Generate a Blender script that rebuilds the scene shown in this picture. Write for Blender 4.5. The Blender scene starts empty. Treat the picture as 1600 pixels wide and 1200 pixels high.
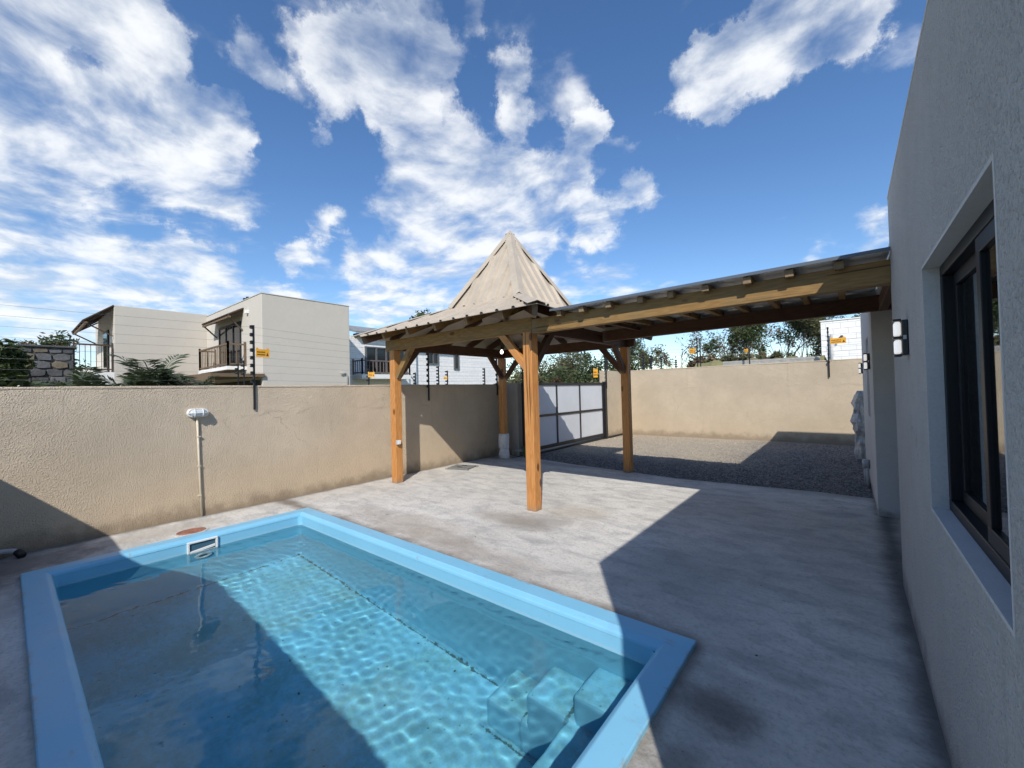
import bpy, bmesh, math, random
from mathutils import Vector, Matrix, noise as mn
random.seed(7)
S = bpy.context.scene
COL = S.collection

# ------------------------------------------------------------------ camera
CAM_H, F_PX, PITCH, ROLL, YAW = 1.6, 645.94, 0.01676, -0.02534, 0.68423
_cy, _sy = math.cos(YAW), math.sin(YAW)
CF = Vector((-_sy*math.cos(PITCH), _cy*math.cos(PITCH), math.sin(PITCH)))
_r = Vector((_cy, _sy, 0)); _u = _r.cross(CF)
CR = _r*math.cos(ROLL) + _u*math.sin(ROLL)
CU = -_r*math.sin(ROLL) + _u*math.cos(ROLL)
cam_d = bpy.data.cameras.new('camera'); cam = bpy.data.objects.new('camera', cam_d); COL.objects.link(cam)
cam_d.sensor_width = 36; cam_d.lens = F_PX/1600*36; cam_d.clip_start = 0.02; cam_d.clip_end = 3000
M = Matrix.Identity(4)
for i in range(3):
    M[i][0], M[i][1], M[i][2] = CR[i], CU[i], -CF[i]
M[2][3] = CAM_H
cam.matrix_world = M
S.camera = cam

def ray(u, v): return CF + CR*((u-800)/F_PX) - CU*((v-600)/F_PX)
def on_x(u, v, X): d = ray(u, v); t = X/d.x; return Vector((X, d.y*t, CAM_H+d.z*t))
def on_y(u, v, Y): d = ray(u, v); t = Y/d.y; return Vector((d.x*t, Y, CAM_H+d.z*t))
def on_g(u, v, z=0.0): d = ray(u, v); t = (z-CAM_H)/d.z; return Vector((d.x*t, d.y*t, z))
def at_dist(u, v, D): d = ray(u, v); t = D/math.hypot(d.x, d.y); return Vector((d.x*t, d.y*t, CAM_H+d.z*t))

# ------------------------------------------------------------------ node helpers
def setin(nt, node, key, val):
    s = node.inputs[key]
    if hasattr(val, 'is_linked') or isinstance(val, bpy.types.NodeSocket): nt.links.new(val, s)
    else:
        if isinstance(val, (tuple, list)) and len(val) == 3 and s.type == 'RGBA': val = (*val, 1)
        s.default_value = val
def nd(nt, typ, ins=None, **props):
    n = nt.nodes.new(typ)
    for k, v in props.items(): setattr(n, k, v)
    for k, v in (ins or {}).items(): setin(nt, n, k, v)
    return n
def math_(nt, op, a, b=0.0, c=None, clamp=False):
    n = nd(nt, 'ShaderNodeMath', operation=op, use_clamp=clamp)
    setin(nt, n, 0, a); setin(nt, n, 1, b)
    if c is not None: setin(nt, n, 2, c)
    return n.outputs[0]
def vmath(nt, op, a, b=None, scale=None):
    n = nd(nt, 'ShaderNodeVectorMath', operation=op); setin(nt, n, 0, a)
    if b is not None: setin(nt, n, 1, b)
    if scale is not None: setin(nt, n, 'Scale', scale)
    return n.outputs['Value'] if op in ('DOT_PRODUCT', 'LENGTH', 'DISTANCE') else n.outputs['Vector']
def ramp(nt, fac, a, b, lo=0.0, hi=1.0, smooth=True):
    n = nd(nt, 'ShaderNodeMapRange', interpolation_type='SMOOTHSTEP' if smooth else 'LINEAR')
    setin(nt, n, 'Value', fac); setin(nt, n, 'From Min', a); setin(nt, n, 'From Max', b)
    setin(nt, n, 'To Min', lo); setin(nt, n, 'To Max', hi)
    return n.outputs['Result']
def mix(nt, fac, a, b, blend='MIX'):
    n = nd(nt, 'ShaderNodeMix', data_type='RGBA', blend_type=blend)
    setin(nt, n, 0, fac)
    for k, v in ((6, a), (7, b)):
        if isinstance(v, (tuple, list)) and len(v) == 3: v = (*v, 1)
        setin(nt, n, k, v)
    return n.outputs[2]
def noise(nt, vec, scale, detail=4, rough=0.55, dist=0.0):
    n = nd(nt, 'ShaderNodeTexNoise', {'Scale': scale, 'Detail': detail, 'Roughness': rough, 'Distortion': dist})
    if vec is not None: nt.links.new(vec, n.inputs['Vector'])
    return n.outputs['Fac']
def voro(nt, vec, scale, feature='F1', rnd=1.0):
    n = nd(nt, 'ShaderNodeTexVoronoi', {'Scale': scale, 'Randomness': rnd}, feature=feature)
    if vec is not None: nt.links.new(vec, n.inputs['Vector'])
    return n.outputs['Distance']
def scaled(nt, vec, s): return vmath(nt, 'MULTIPLY', vec, s)
def bump(nt, h, strength, dist, prev=None):
    n = nd(nt, 'ShaderNodeBump', {'Height': h, 'Strength': strength, 'Distance': dist})
    if prev is not None: nt.links.new(prev, n.inputs['Normal'])
    return n.outputs['Normal']
def new_mat(name):
    m = bpy.data.materials.new(name); m.use_nodes = True
    nt = m.node_tree; b = nt.nodes['Principled BSDF']
    return m, nt, b
def objco(nt): return nd(nt, 'ShaderNodeTexCoord').outputs['Object']
def geopos(nt): return nd(nt, 'ShaderNodeNewGeometry').outputs['Position']
def sep(nt, v):
    n = nd(nt, 'ShaderNodeSeparateXYZ'); nt.links.new(v, n.inputs[0]); return n.outputs
def comb(nt, x, y, z):
    n = nd(nt, 'ShaderNodeCombineXYZ'); setin(nt, n, 0, x); setin(nt, n, 1, y); setin(nt, n, 2, z); return n.outputs[0]

# ------------------------------------------------------------------ sky with broken cumulus, sun
SUN_TO = Vector((0.69, -1.0, 1.0)).normalized()
SUN_EL = math.asin(SUN_TO.z); SUN_AZ = math.atan2(SUN_TO.x, SUN_TO.y)
W = bpy.data.worlds.new('World'); S.world = W; W.use_nodes = True
nt = W.node_tree; nt.nodes.clear()
sky = nd(nt, 'ShaderNodeTexSky', sky_type='NISHITA')
sky.sun_disc = False; sky.sun_elevation = SUN_EL; sky.sun_rotation = SUN_AZ
sky.altitude = 50; sky.air_density = 1.0; sky.dust_density = 0.05; sky.ozone_density = 2.6
hsv = nd(nt, 'ShaderNodeHueSaturation', {'Hue': .504, 'Saturation': 1.17, 'Color': sky.outputs[0]})
bg_sky = nd(nt, 'ShaderNodeBackground', {'Color': hsv.outputs[0], 'Strength': 0.117})
dirv = vmath(nt, 'NORMALIZE', nd(nt, 'ShaderNodeTexCoord').outputs['Generated'])
sx, sy_, sz = sep(nt, dirv)
zz = math_(nt, 'ADD', math_(nt, 'MAXIMUM', sz, 0.0), 0.16)
cp = comb(nt, math_(nt, 'DIVIDE', sx, zz), math_(nt, 'DIVIDE', sy_, zz), 0.0)
# clouds: directions of the larger masses (taken from the photograph), plus a general field of noise
CLOUDS = [(40,60,120,1),(135,110,105,1),(215,175,95,1),(305,205,70,.9),(355,190,40,.8),(60,190,110,1),(165,245,80,.9),(265,265,60,.8),(355,295,50,.9),(395,290,32,.7),(20,-70,150,1),(140,-20,100,1),(30,235,60,.6),
  (40,330,60,.8),(120,370,75,1),(30,420,110,1),(195,405,70,1),(260,440,60,1),(335,450,52,1),(425,468,36,.9),(150,465,90,.9),
  (395,92,42,.8),(440,125,32,.6),(522,85,46,.8),(542,135,46,.8),(478,60,32,.6),(600,60,55,.9),(645,15,55,.8),(612,120,55,.9),(692,100,46,.9),(650,160,32,.6),(615,190,32,.6),(742,18,22,.6),(265,45,26,.5),
  (632,235,48,.9),(690,205,36,.7),(725,245,36,.8),(775,275,45,.9),(825,300,45,1),(870,308,38,1),(885,250,42,1),(820,235,30,.6),(800,172,26,.8),(932,190,28,.9),(700,295,40,.8),(640,300,45,.9),(590,315,32,.6),(670,345,42,.9),(735,345,42,.9),
  (832,370,40,1.1),(770,390,42,1),(700,405,52,1),(640,390,46,.9),(590,415,36,.7),(650,445,46,.9),(720,445,36,.9),(600,455,36,.8),
  (512,350,28,1.1),(468,403,20,.8),(485,207,17,.7),(926,348,34,1.1),(992,305,30,1),(800,100,30,.8),
  (1085,135,42,1),(1130,108,52,1),(1185,82,58,1.1),(1245,55,62,1.1),(1305,50,50,1),(1260,-10,70,1),(1115,165,30,.6),(1340,10,45,.8),
  (1235,328,28,.5),(1360,340,24,.5),(1270,402,24,.4),(1080,222,15,.5)]
CLEAR = [(450,310,55,.8),(1160,330,90,.8),(990,110,45,.7),(1340,240,80,.8),(210,335,40,.6),(440,200,45,.6),(1430,150,50,.8),(108,88,17,.4),(1050,260,40,.6),(1015,165,45,.8),(965,115,35,.8),(745,145,26,.7),(560,245,40,.7),(860,205,22,.5),(520,290,40,.6),(1400,250,60,.6)]
wrp = nd(nt, 'ShaderNodeTexNoise', {'Scale': 8.0, 'Detail': 7.0, 'Roughness': .68}); nt.links.new(dirv, wrp.inputs['Vector'])
dirw = vmath(nt, 'NORMALIZE', vmath(nt, 'ADD', dirv, vmath(nt, 'SCALE', vmath(nt, 'SUBTRACT', wrp.outputs['Color'], (.5, .5, .5)), scale=.15)))
cov = None
def spot(u, v, r, w, acc):
    d = ray(u, v).normalized(); d2 = ray(u+r, v).normalized(); d3 = ray(u, v+r).normalized()
    ang = 0.5*(d.angle(d2)+d.angle(d3))
    val = ramp(nt, vmath(nt, 'DOT_PRODUCT', dirw, tuple(d)), math.cos(ang*1.6), math.cos(ang*.25), 0.0, w)
    return val if acc is None else math_(nt, 'ADD', acc, val)
for c in CLOUDS: cov = spot(*c, cov)
warp = nd(nt, 'ShaderNodeTexNoise', {'Scale': 1.3, 'Detail': 3.0}); nt.links.new(cp, warp.inputs['Vector'])
cpw = vmath(nt, 'ADD', cp, vmath(nt, 'SCALE', warp.outputs['Color'], scale=0.35))
n1 = noise(nt, cpw, 1.1, 5, 0.55)
cov = math_(nt, 'ADD', cov, ramp(nt, n1, .49, .70, 0.0, .9))  # cloud cover added, also out of frame, to brighten and neutralise the shade
cov = math_(nt, 'MINIMUM', cov, 1.0)
for u, v, r, w in CLEAR: cov = spot(u, v, r, -w, cov)
n2 = noise(nt, cpw, 4.8, 9, 0.56)
cov = math_(nt, 'MULTIPLY', cov, 0.68)
dens = math_(nt, 'ADD', cov, math_(nt, 'MULTIPLY', math_(nt, 'SUBTRACT', n2, 0.525), 2.2))
alpha = ramp(nt, dens, 0.06, 1.02, 0.0, 1.0)
hz = ramp(nt, sz, -0.02, 0.06, 0.0, 1.0)
alpha = math_(nt, 'MULTIPLY', math_(nt, 'MULTIPLY', alpha, hz), 0.95)
# cloud light: whiter on the flank towards the sun, greyer in thin and far parts
n2s = noise(nt, vmath(nt, 'ADD', cpw, (0.055, -0.08, 0.0)), 4.2, 4, 0.5)
shade = ramp(nt, math_(nt, 'ADD', math_(nt, 'SUBTRACT', n2, n2s), math_(nt, 'MULTIPLY', dens, .22)), -0.06, 0.30, 0.0, 1.0)
ccol = mix(nt, shade, (0.60, 0.655, 0.73), (0.84, 0.86, 0.88))
bg_cl = nd(nt, 'ShaderNodeBackground', {'Color': ccol, 'Strength': 0.88})
ms = nd(nt, 'ShaderNodeMixShader', {0: alpha, 1: bg_sky.outputs[0], 2: bg_cl.outputs[0]})
W.cycles.sampling_method = 'MANUAL'; W.cycles.sample_map_resolution = 256
wo = nd(nt, 'ShaderNodeOutputWorld'); nt.links.new(ms.outputs[0], wo.inputs['Surface'])

sun_d = bpy.data.lights.new('sun', 'SUN'); sun = bpy.data.objects.new('sun', sun_d); COL.objects.link(sun)
sun_d.energy = 3.35; sun_d.angle = math.radians(0.53); sun_d.color = (1.0, 0.955, 0.89)
sun.rotation_euler = SUN_TO.to_track_quat('Z', 'Y').to_euler()
sun.location = SUN_TO*60
try: sun_d.cycles.is_caustics_light = True
except Exception as e: print('no caustics light', e)
S.view_settings.view_transform = 'Standard'; S.view_settings.look = 'None'
S.view_settings.exposure = 0.46; S.view_settings.gamma = 1.0; S.view_settings.use_curve_mapping = False
S.render.engine = 'CYCLES'
S.cycles.caustics_refractive = True; S.cycles.caustics_reflective = False
S.cycles.max_bounces = 8; S.cycles.diffuse_bounces = 3; S.cycles.glossy_bounces = 3; S.cycles.transmission_bounces = 8; S.cycles.transparent_max_bounces = 12
S.cycles.sample_clamp_indirect = 3.0
S.cycles.use_denoising = True

# ------------------------------------------------------------------ materials
def mat_plain(name, col, rough=0.6, metal=0.0, spec=0.5, var=0.0, vscale=6.0, bscale=0, bdist=0.002, bstr=0.5):
    m, nt, b = new_mat(name); co = geopos(nt)
    if var:
        n = noise(nt, co, vscale, 5, 0.6)
        c = mix(nt, ramp(nt, n, .3, .7), tuple(x*(1-var) for x in col), tuple(min(1, x*(1+var)) for x in col))
        nt.links.new(c, b.inputs['Base Color'])
        nt.links.new(ramp(nt, n, .2, .8, max(0, rough-.12), min(1, rough+.1)), b.inputs['Roughness'])
    else:
        b.inputs['Base Color'].default_value = (*col, 1); b.inputs['Roughness'].default_value = rough
    b.inputs['Metallic'].default_value = metal; b.inputs['Specular IOR Level'].default_value = spec
    if bscale: nt.links.new(bump(nt, noise(nt, co, bscale, 5, .6), bstr, bdist), b.inputs['Normal'])
    return m

def mat_stucco(name, col, grain=70, depth=0.006, strength=0.9, dirt=(0.24, 0.185, 0.125), dirt_h=0.26, warm=None, seam=0.0, blot=0.10):
    m, nt, b = new_mat(name); co = geopos(nt); x, y, z = sep(nt, co)
    big = noise(nt, co, 0.9, 6, 0.6); mid = noise(nt, co, 6.0, 5, 0.6); fine = noise(nt, co, 90, 3, .6)
    c = mix(nt, ramp(nt, big, .3, .7), tuple(v*(1-blot) for v in col), tuple(v*(1+blot*.7) for v in col))
    if warm: c = mix(nt, math_(nt, 'MULTIPLY', ramp(nt, math_(nt, 'ADD', z, math_(nt, 'MULTIPLY', big, .8)), 1.5, .5), .6), c, warm)
    c = mix(nt, ramp(nt, mid, .35, .75, 0, .22), c, tuple(v*.72 for v in col))
    # splash dirt at the foot and fine streaks running down from the top
    foot = math_(nt, 'ADD', z, math_(nt, 'MULTIPLY', math_(nt, 'SUBTRACT', noise(nt, co, 3.2, 6, .65), .5), -.55))
    c = mix(nt, ramp(nt, foot, dirt_h, -0.02, 0, .75), c, dirt)
    streak = noise(nt, scaled(nt, co, (9.0, 9.0, 0.35)), 1.0, 4, .6)
    c = mix(nt, math_(nt, 'MULTIPLY', ramp(nt, streak, .58, .78), .25), c, tuple(v*.6 for v in col))
    c = mix(nt, ramp(nt, fine, .4, .75, 0, .22), c, tuple(v*.55 for v in col))
    cw = vmath(nt, 'ADD', co, vmath(nt, 'SCALE', vmath(nt, 'SUBTRACT', nd(nt, 'ShaderNodeTexNoise', {'Scale': 3.0, 'Detail': 5.0, 'Vector': co}).outputs['Color'], (.5, .5, .5)), scale=.35))
    crk = voro(nt, cw, .55, 'DISTANCE_TO_EDGE')
    c = mix(nt, math_(nt, 'MULTIPLY', ramp(nt, crk, .003, .0008), ramp(nt, big, .52, .6, 0, .35)), c, tuple(v*.4 for v in col))
    nt.links.new(c, b.inputs['Base Color'])
    b.inputs['Roughness'].default_value = .93; b.inputs['Specular IOR Level'].default_value = .2
    v1 = ramp(nt, voro(nt, co, grain), .55, .1); v2 = ramp(nt, voro(nt, vmath(nt, 'ADD', co, (3.1, 1.7, .4)), grain*1.9), .55, .1)
    h = math_(nt, 'ADD', math_(nt, 'MULTIPLY', v1, .5), math_(nt, 'ADD', math_(nt, 'MULTIPLY', v2, .35), math_(nt, 'MULTIPLY', noise(nt, co, grain*1.3, 5, .75), .7)))
    nr = bump(nt, h, strength, depth)
    if seam:   # irregular day joint where two coats of render meet
        s = math_(nt, 'ADD', z, math_(nt, 'MULTIPLY', math_(nt, 'SUBTRACT', noise(nt, scaled(nt, co, (1, 1, .2)), 2.2, 5, .6), .5), .3))
        nr = bump(nt, math_(nt, 'MULTIPLY', ramp(nt, s, seam-.03, seam+.03), ramp(nt, big, .42, .6)), .5, .010, nr)
    nr = bump(nt, noise(nt, co, 2.0, 3, .5), .5, .02, nr)
    nt.links.new(nr, b.inputs['Normal'])
    return m

def mat_wood(name, ca, cb, knot=(0.10, 0.035, 0.012), rough=.55, grain=1.0, weather=0.0):
    # boards and posts run along their own local Z
    m, nt, b = new_mat(name); co = objco(nt)
    oi = nd(nt, 'ShaderNodeObjectInfo').outputs['Random']
    off = comb(nt, math_(nt, 'MULTIPLY', oi, 7.0), math_(nt, 'MULTIPLY', oi, 3.0), math_(nt, 'MULTIPLY', oi, 11.0))
    co = vmath(nt, 'ADD', co, off)
    st = scaled(nt, co, (14*grain, 14*grain, .8))
    n1 = noise(nt, st, 1.6, 5, .6, .6); n2 = noise(nt, scaled(nt, co, (90, 90, 2.0)), 1.0, 4, .6)
    kd = voro(nt, scaled(nt, co, (5.5, 5.5, 2.6)), 1.0)
    rings = math_(nt, 'SINE', math_(nt, 'ADD', math_(nt, 'MULTIPLY', n1, 30.0), math_(nt, 'MULTIPLY', kd, 16.0)))
    c = mix(nt, ramp(nt, rings, -1, 1, .15, .8), ca, cb)
    c = mix(nt, ramp(nt, n2, .35, .75, 0, .35), c, tuple(v*.55 for v in ca))
    c = mix(nt, ramp(nt, oi, 0, 1, 0, .3), c, tuple(v*.72 for v in cb))
    c = mix(nt, ramp(nt, kd, .19, .10, 0, .92), c, knot)
    # drying checks: a few dark slits along the grain
    chk = noise(nt, scaled(nt, co, (26, 26, .55)), 1.0, 2, .4)
    c = mix(nt, ramp(nt, chk, .66, .71, 0, .85), c, tuple(v*.25 for v in ca))
    lz = sep(nt, objco(nt))[2]
    c = mix(nt, ramp(nt, math_(nt, 'ADD', lz, math_(nt, 'MULTIPLY', n2, .12)), .17, .05, 0, .6), c, (.26, .20, .14))
    if weather: c = mix(nt, ramp(nt, noise(nt, co, 2.4, 5, .6), .35, .7, 0, weather), c, (.16, .135, .075))
    nt.links.new(c, b.inputs['Base Color'])
    b.inputs['Roughness'].default_value = rough; b.inputs['Specular IOR Level'].default_value = .35
    nt.links.new(bump(nt, math_(nt, 'ADD', n2, math_(nt, 'MULTIPLY', rings, .3)), .35, .0015), b.inputs['Normal'])
    return m

M_WALL = mat_stucco('beige_roughcast', (.60, .495, .37), grain=58, depth=.009, strength=1.0, warm=(.62, .475, .315), seam=1.36)
M_WALL2 = mat_stucco('beige_render', (.53, .44, .32), grain=60, depth=.005, strength=.7, warm=(.53, .42, .29), dirt_h=.22, seam=1.55)
M_PIER = mat_stucco('grey_beige_render', (.40, .36, .31), grain=60, depth=.004, strength=.6, dirt_h=.2)
M_HOUSE = mat_stucco('grey_roughcast', (.62, .595, .56), grain=60, depth=.014, strength=1.0, dirt=(.2, .19, .18), dirt_h=.22, blot=.06)
M_SMOOTH = mat_stucco('grey_smooth_render', (.60, .575, .545), grain=130, depth=.0015, strength=.4, dirt=(.22, .21, .2), dirt_h=.1, blot=.04)
M_CREAM = mat_stucco('cream_render', (.83, .79, .725), grain=40, depth=.004, strength=.4, dirt=(.5, .45, .38), dirt_h=-1, blot=.05)
M_WHITEW = mat_plain('white_plaster', (.80, .79, .76), .9, var=.04, vscale=2)

def mat_block(name):
    m, nt, b = new_mat(name); co = objco(nt); x, y, z = sep(nt, co)
    uv = comb(nt, math_(nt, 'ADD', x, y), z, 0.0)
    br = nd(nt, 'ShaderNodeTexBrick', {'Scale': 1.0, 'Mortar Size': .012, 'Mortar Smooth': .4, 'Brick Width': .45, 'Row Height': .215,
            'Color1': (.88, .87, .85, 1), 'Color2': (.84, .83, .81, 1), 'Mortar': (.70, .70, .69, 1)})
    nt.links.new(uv, br.inputs['Vector'])
    c = mix(nt, ramp(nt, noise(nt, co, 1.2, 6, .65), .4, .75, 0, .4), br.outputs['Color'], (.72, .72, .71))
    nt.links.new(c, b.inputs['Base Color']); b.inputs['Roughness'].default_value = .9
    nt.links.new(bump(nt, math_(nt, 'MULTIPLY', br.outputs['Fac'], -1.0), .8, .012), b.inputs['Normal'])
    return m
M_BLOCK = mat_block('white_painted_blockwork')

M_POST = mat_wood('pine_post_wood', (.50, .20, .052), (.64, .31, .105), rough=.5)
M_BEAM = mat_wood('treated_beam_wood', (.23, .125, .036), (.35, .205, .07), rough=.6, weather=.3)
M_BEAMD = mat_wood('dark_beam_wood', (.07, .032, .016), (.11, .052, .025), rough=.6)
M_DECKW = mat_wood('weathered_rail_wood', (.15, .10, .062), (.22, .15, .095), rough=.75, weather=.3)
M_AWN = mat_wood('dark_awning_wood', (.07, .045, .032), (.12, .08, .055), rough=.75)

def mat_roof():
    m, nt, b = new_mat('beige_roof_metal'); co = geopos(nt)
    n = noise(nt, co, 3.0, 6, .65); f = noise(nt, co, 40, 3, .5)
    c = mix(nt, ramp(nt, n, .35, .7), (.43, .365, .285), (.50, .425, .335))
    c = mix(nt, ramp(nt, f, .55, .8, 0, .3), c, (.36, .29, .21))
    st = noise(nt, scaled(nt, co, (5, 5, 1.2)), 1.0, 5, .6)
    c = mix(nt, ramp(nt, st, .60, .78, 0, .22), c, (.34, .27, .20))
    nt.links.new(c, b.inputs['Base Color']); nt.links.new(ramp(nt, n, .3, .7, .36, .55), b.inputs['Roughness'])
    b.inputs['Specular IOR Level'].default_value = .5
    nt.links.new(bump(nt, noise(nt, co, 3.0, 3, .5), .3, .006), b.inputs['Normal'])
    return m
M_ROOF = mat_roof()
M_SHEET = mat_plain('pale_roof_sheet', (.58, .58, .56), .5, var=.08, vscale=3)
M_SHEETD = mat_plain('dark_edge_and_rib_shade', (.10, .12, .15), .45)
M_BLACK = mat_plain('black_painted_steel', (.014, .014, .016), .42, var=.25, vscale=12)
M_PANEL = mat_plain('pale_grey_gate_panel', (.60, .62, .64), .5, var=.05, vscale=1.5)
M_FRAME = mat_plain('charcoal_window_frame', (.010, .012, .015), .45, spec=.25)
M_WPLAST = mat_plain('white_plastic', (.78, .78, .76), .4)
M_GPLAST = mat_plain('grey_plastic', (.42, .42, .42), .45)
M_CONDUIT = mat_plain('cream_conduit', (.62, .55, .42), .5, var=.1, vscale=10)
M_WIRE = mat_plain('fence_wire', (.16, .16, .16), .4, metal=.6)
M_YELLOW = mat_plain('yellow_sign', (.74, .35, .025), .5, var=.06, vscale=20)
M_INK = mat_plain('sign_ink', (.07, .035, .01), .6)
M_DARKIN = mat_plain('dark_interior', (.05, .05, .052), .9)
M_CURTAIN = mat_plain('grey_curtain', (.30, .30, .31), .9, var=.1, vscale=8)
M_GREENP = mat_plain('green_plastic', (.03, .12, .035), .5)
M_BLOCKC = mat_plain('cement_block', (.38, .37, .34), .95, var=.15, vscale=9, bscale=60, bdist=.004)
M_RUST = mat_plain('rusty_cover', (.30, .13, .085), .85, var=.35, vscale=14, bscale=40)
M_COVER = mat_plain('grey_cast_cover', (.20, .20, .19), .7, var=.25, vscale=9, bscale=50)
M_INNER = mat_plain('skimmer_dark', (.05, .12, .17), .5)
M_TILE = mat_plain('grey_tile_roof', (.24, .25, .25), .85, var=.2, vscale=3)

def mat_glass(name, tint=(.75, .8, .82)):
    m, nt, b = new_mat(name)
    b.inputs['Base Color'].default_value = (*tint, 1); b.inputs['Roughness'].default_value = .0
    b.inputs['IOR'].default_value = 1.5; b.inputs['Transmission Weight'].default_value = 1.0
    return m
M_GLASS = mat_glass('window_glass')
M_DGLASS = mat_plain('dark_far_glass', (.012, .013, .015), .08, spec=.6)
M_LENS = mat_plain('frosted_lamp_glass', (.55, .58, .60), .25)
def mat_glow(name, col, e):
    m, nt, b = new_mat(name); b.inputs['Base Color'].default_value = (.85, .85, .83, 1)
    b.inputs['Emission Color'].default_value = (*col, 1); b.inputs['Emission Strength'].default_value = e
    return m
M_GLOW = mat_glow('lit_diffuser', (1, .97, .93), .45)
M_BULB = mat_glow('lit_bulb', (1, .93, .8), 2.0)

def mat_patio():
    m, nt, b = new_mat('rough_concrete'); co = geopos(nt); x, y, z = sep(nt, co)
    big = noise(nt, co, .55, 7, .62); mid = noise(nt, scaled(nt, co, (1, 1.9, 1)), 2.6, 7, .65, .5); fine = noise(nt, co, 34, 5, .7)
    c = mix(nt, ramp(nt, big, .3, .7), (.53, .505, .46), (.71, .68, .625))
    c = mix(nt, ramp(nt, mid, .42, .68, 0, .65), c, (.36, .355, .345))
    c = mix(nt, ramp(nt, noise(nt, co, 1.1, 5, .6), .55, .75, 0, .4), c, (.52, .46, .36))
    # trowel sweeps
    sw = noise(nt, scaled(nt, vmath(nt, 'ADD', co, vmath(nt, 'SCALE', nd(nt, 'ShaderNodeTexNoise', {'Scale': .8}).outputs['Color'], scale=1.2)), (1.3, 3.4, 1)), 1.0, 7, .66)
    c = mix(nt, ramp(nt, sw, .54, .70, 0, .42), c, (.31, .305, .295))
    c = mix(nt, ramp(nt, sw, .44, .30, 0, .35), c, (.68, .67, .645))
    c = mix(nt, ramp(nt, fine, .46, .72, 0, .45), c, (.25, .245, .23))
    mot = noise(nt, co, 9, 8, .75); c = mix(nt, ramp(nt, mot, .52, .70, 0, .5), c, (.30, .29, .27)); c = mix(nt, ramp(nt, mot, .46, .30, 0, .3), c, (.74, .73, .70))
    edge_n = math_(nt, 'MULTIPLY', math_(nt, 'SUBTRACT', noise(nt, co, 2.4, 7, .65), .5), 1.0)
    def stain(c, px, py, r, amt, col, ax=1.0, ay=1.0):
        d = vmath(nt, 'LENGTH', vmath(nt, 'MULTIPLY', vmath(nt, 'SUBTRACT', co, (px, py, 0)), (1/ax, 1/ay, 0)))
        d = math_(nt, 'ADD', d, math_(nt, 'MULTIPLY', edge_n, r*1.5))
        return mix(nt, math_(nt, 'MULTIPLY', ramp(nt, d, r, r*.25), amt), c, col)
    c = stain(c, -.53, 2.24, .27, .72, (.085, .078, .065))
    c = stain(c, -.62, 1.75, .22, .6, (.13, .12, .10))
    c = stain(c, -2.95, 4.1, .5, .5, (.24, .22, .19)); c = stain(c, -3.35, 4.0, .5, .55, (.27, .235, .19), 1.3, .6)
    c = stain(c, -2.75, 4.7, .55, .4, (.40, .34, .25)); c = stain(c, -1.2, 3.6, .8, .35, (.25, .25, .24))
    c = stain(c, -4.2, 3.1, 1.0, .5, (.33, .27, .21), 1.6, .5); c = stain(c, -3.1, 2.95, .9, .45, (.30, .25, .20), 1.6, .35)
    c = stain(c, -6.45, 0.1, .8, .6, (.17, .155, .14)); c = stain(c, -6.5, 1.2, .6, .45, (.33, .29, .23), .6, 1.5)
    c = stain(c, -6.3, -.4, 1.2, .7, (.12, .11, .10))
    # grime along the pool edge, the wall foot and the house foot
    def band(c, coord, pos, w, amt, col, lim=None):
        d = math_(nt, 'ABSOLUTE', math_(nt, 'SUBTRACT', coord, pos))
        d = math_(nt, 'ADD', d, math_(nt, 'MULTIPLY', edge_n, w*1.3))
        k = math_(nt, 'MULTIPLY', ramp(nt, d, w, 0), amt)
        if lim is not None: k = math_(nt, 'MULTIPLY', k, ramp(nt, lim[0], lim[1], lim[2]))
        return mix(nt, k, c, col)
    c = band(c, y, 2.7, .17, .8, (.15, .12, .09), (x, -.72, -.80)); c = band(c, x, -.78, .10, .6, (.16, .13, .10), (y, 2.75, 2.66))
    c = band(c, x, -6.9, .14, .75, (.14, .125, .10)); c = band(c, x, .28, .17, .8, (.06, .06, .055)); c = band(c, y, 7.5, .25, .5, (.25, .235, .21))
    cw = vmath(nt, 'ADD', co, vmath(nt, 'SCALE', vmath(nt, 'SUBTRACT', nd(nt, 'ShaderNodeTexNoise', {'Scale': 2.2, 'Detail': 6.0, 'Roughness': .65, 'Vector': co}).outputs['Color'], (.5, .5, .5)), scale=.5))
    crk = voro(nt, cw, .42, 'DISTANCE_TO_EDGE')
    c = mix(nt, math_(nt, 'MULTIPLY', ramp(nt, crk, .003, .0008), ramp(nt, big, .50, .58, 0, .6)), c, (.16, .155, .145))
    grit = voro(nt, co, 26); c = mix(nt, math_(nt, 'MULTIPLY', ramp(nt, grit, .12, .05), ramp(nt, mid, .5, .62)), c, (.12, .11, .10))
    spk = voro(nt, co, 3.3); c = mix(nt, ramp(nt, spk, .035, .02, 0, .9), c, (.05, .05, .045))
    nt.links.new(c, b.inputs['Base Color']); b.inputs['Roughness'].default_value = .88; b.inputs['Specular IOR Level'].default_value = .25
    nr = bump(nt, math_(nt, 'ADD', fine, mot), .7, .008); nr = bump(nt, sw, .5, .012, nr); nr = bump(nt, voro(nt, co, 42, 'SMOOTH_F1'), .35, .004, nr)
    nr = bump(nt, big, .5, .05, nr)
    nt.links.new(nr, b.inputs['Normal'])
    return m
M_PATIO = mat_patio()

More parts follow.
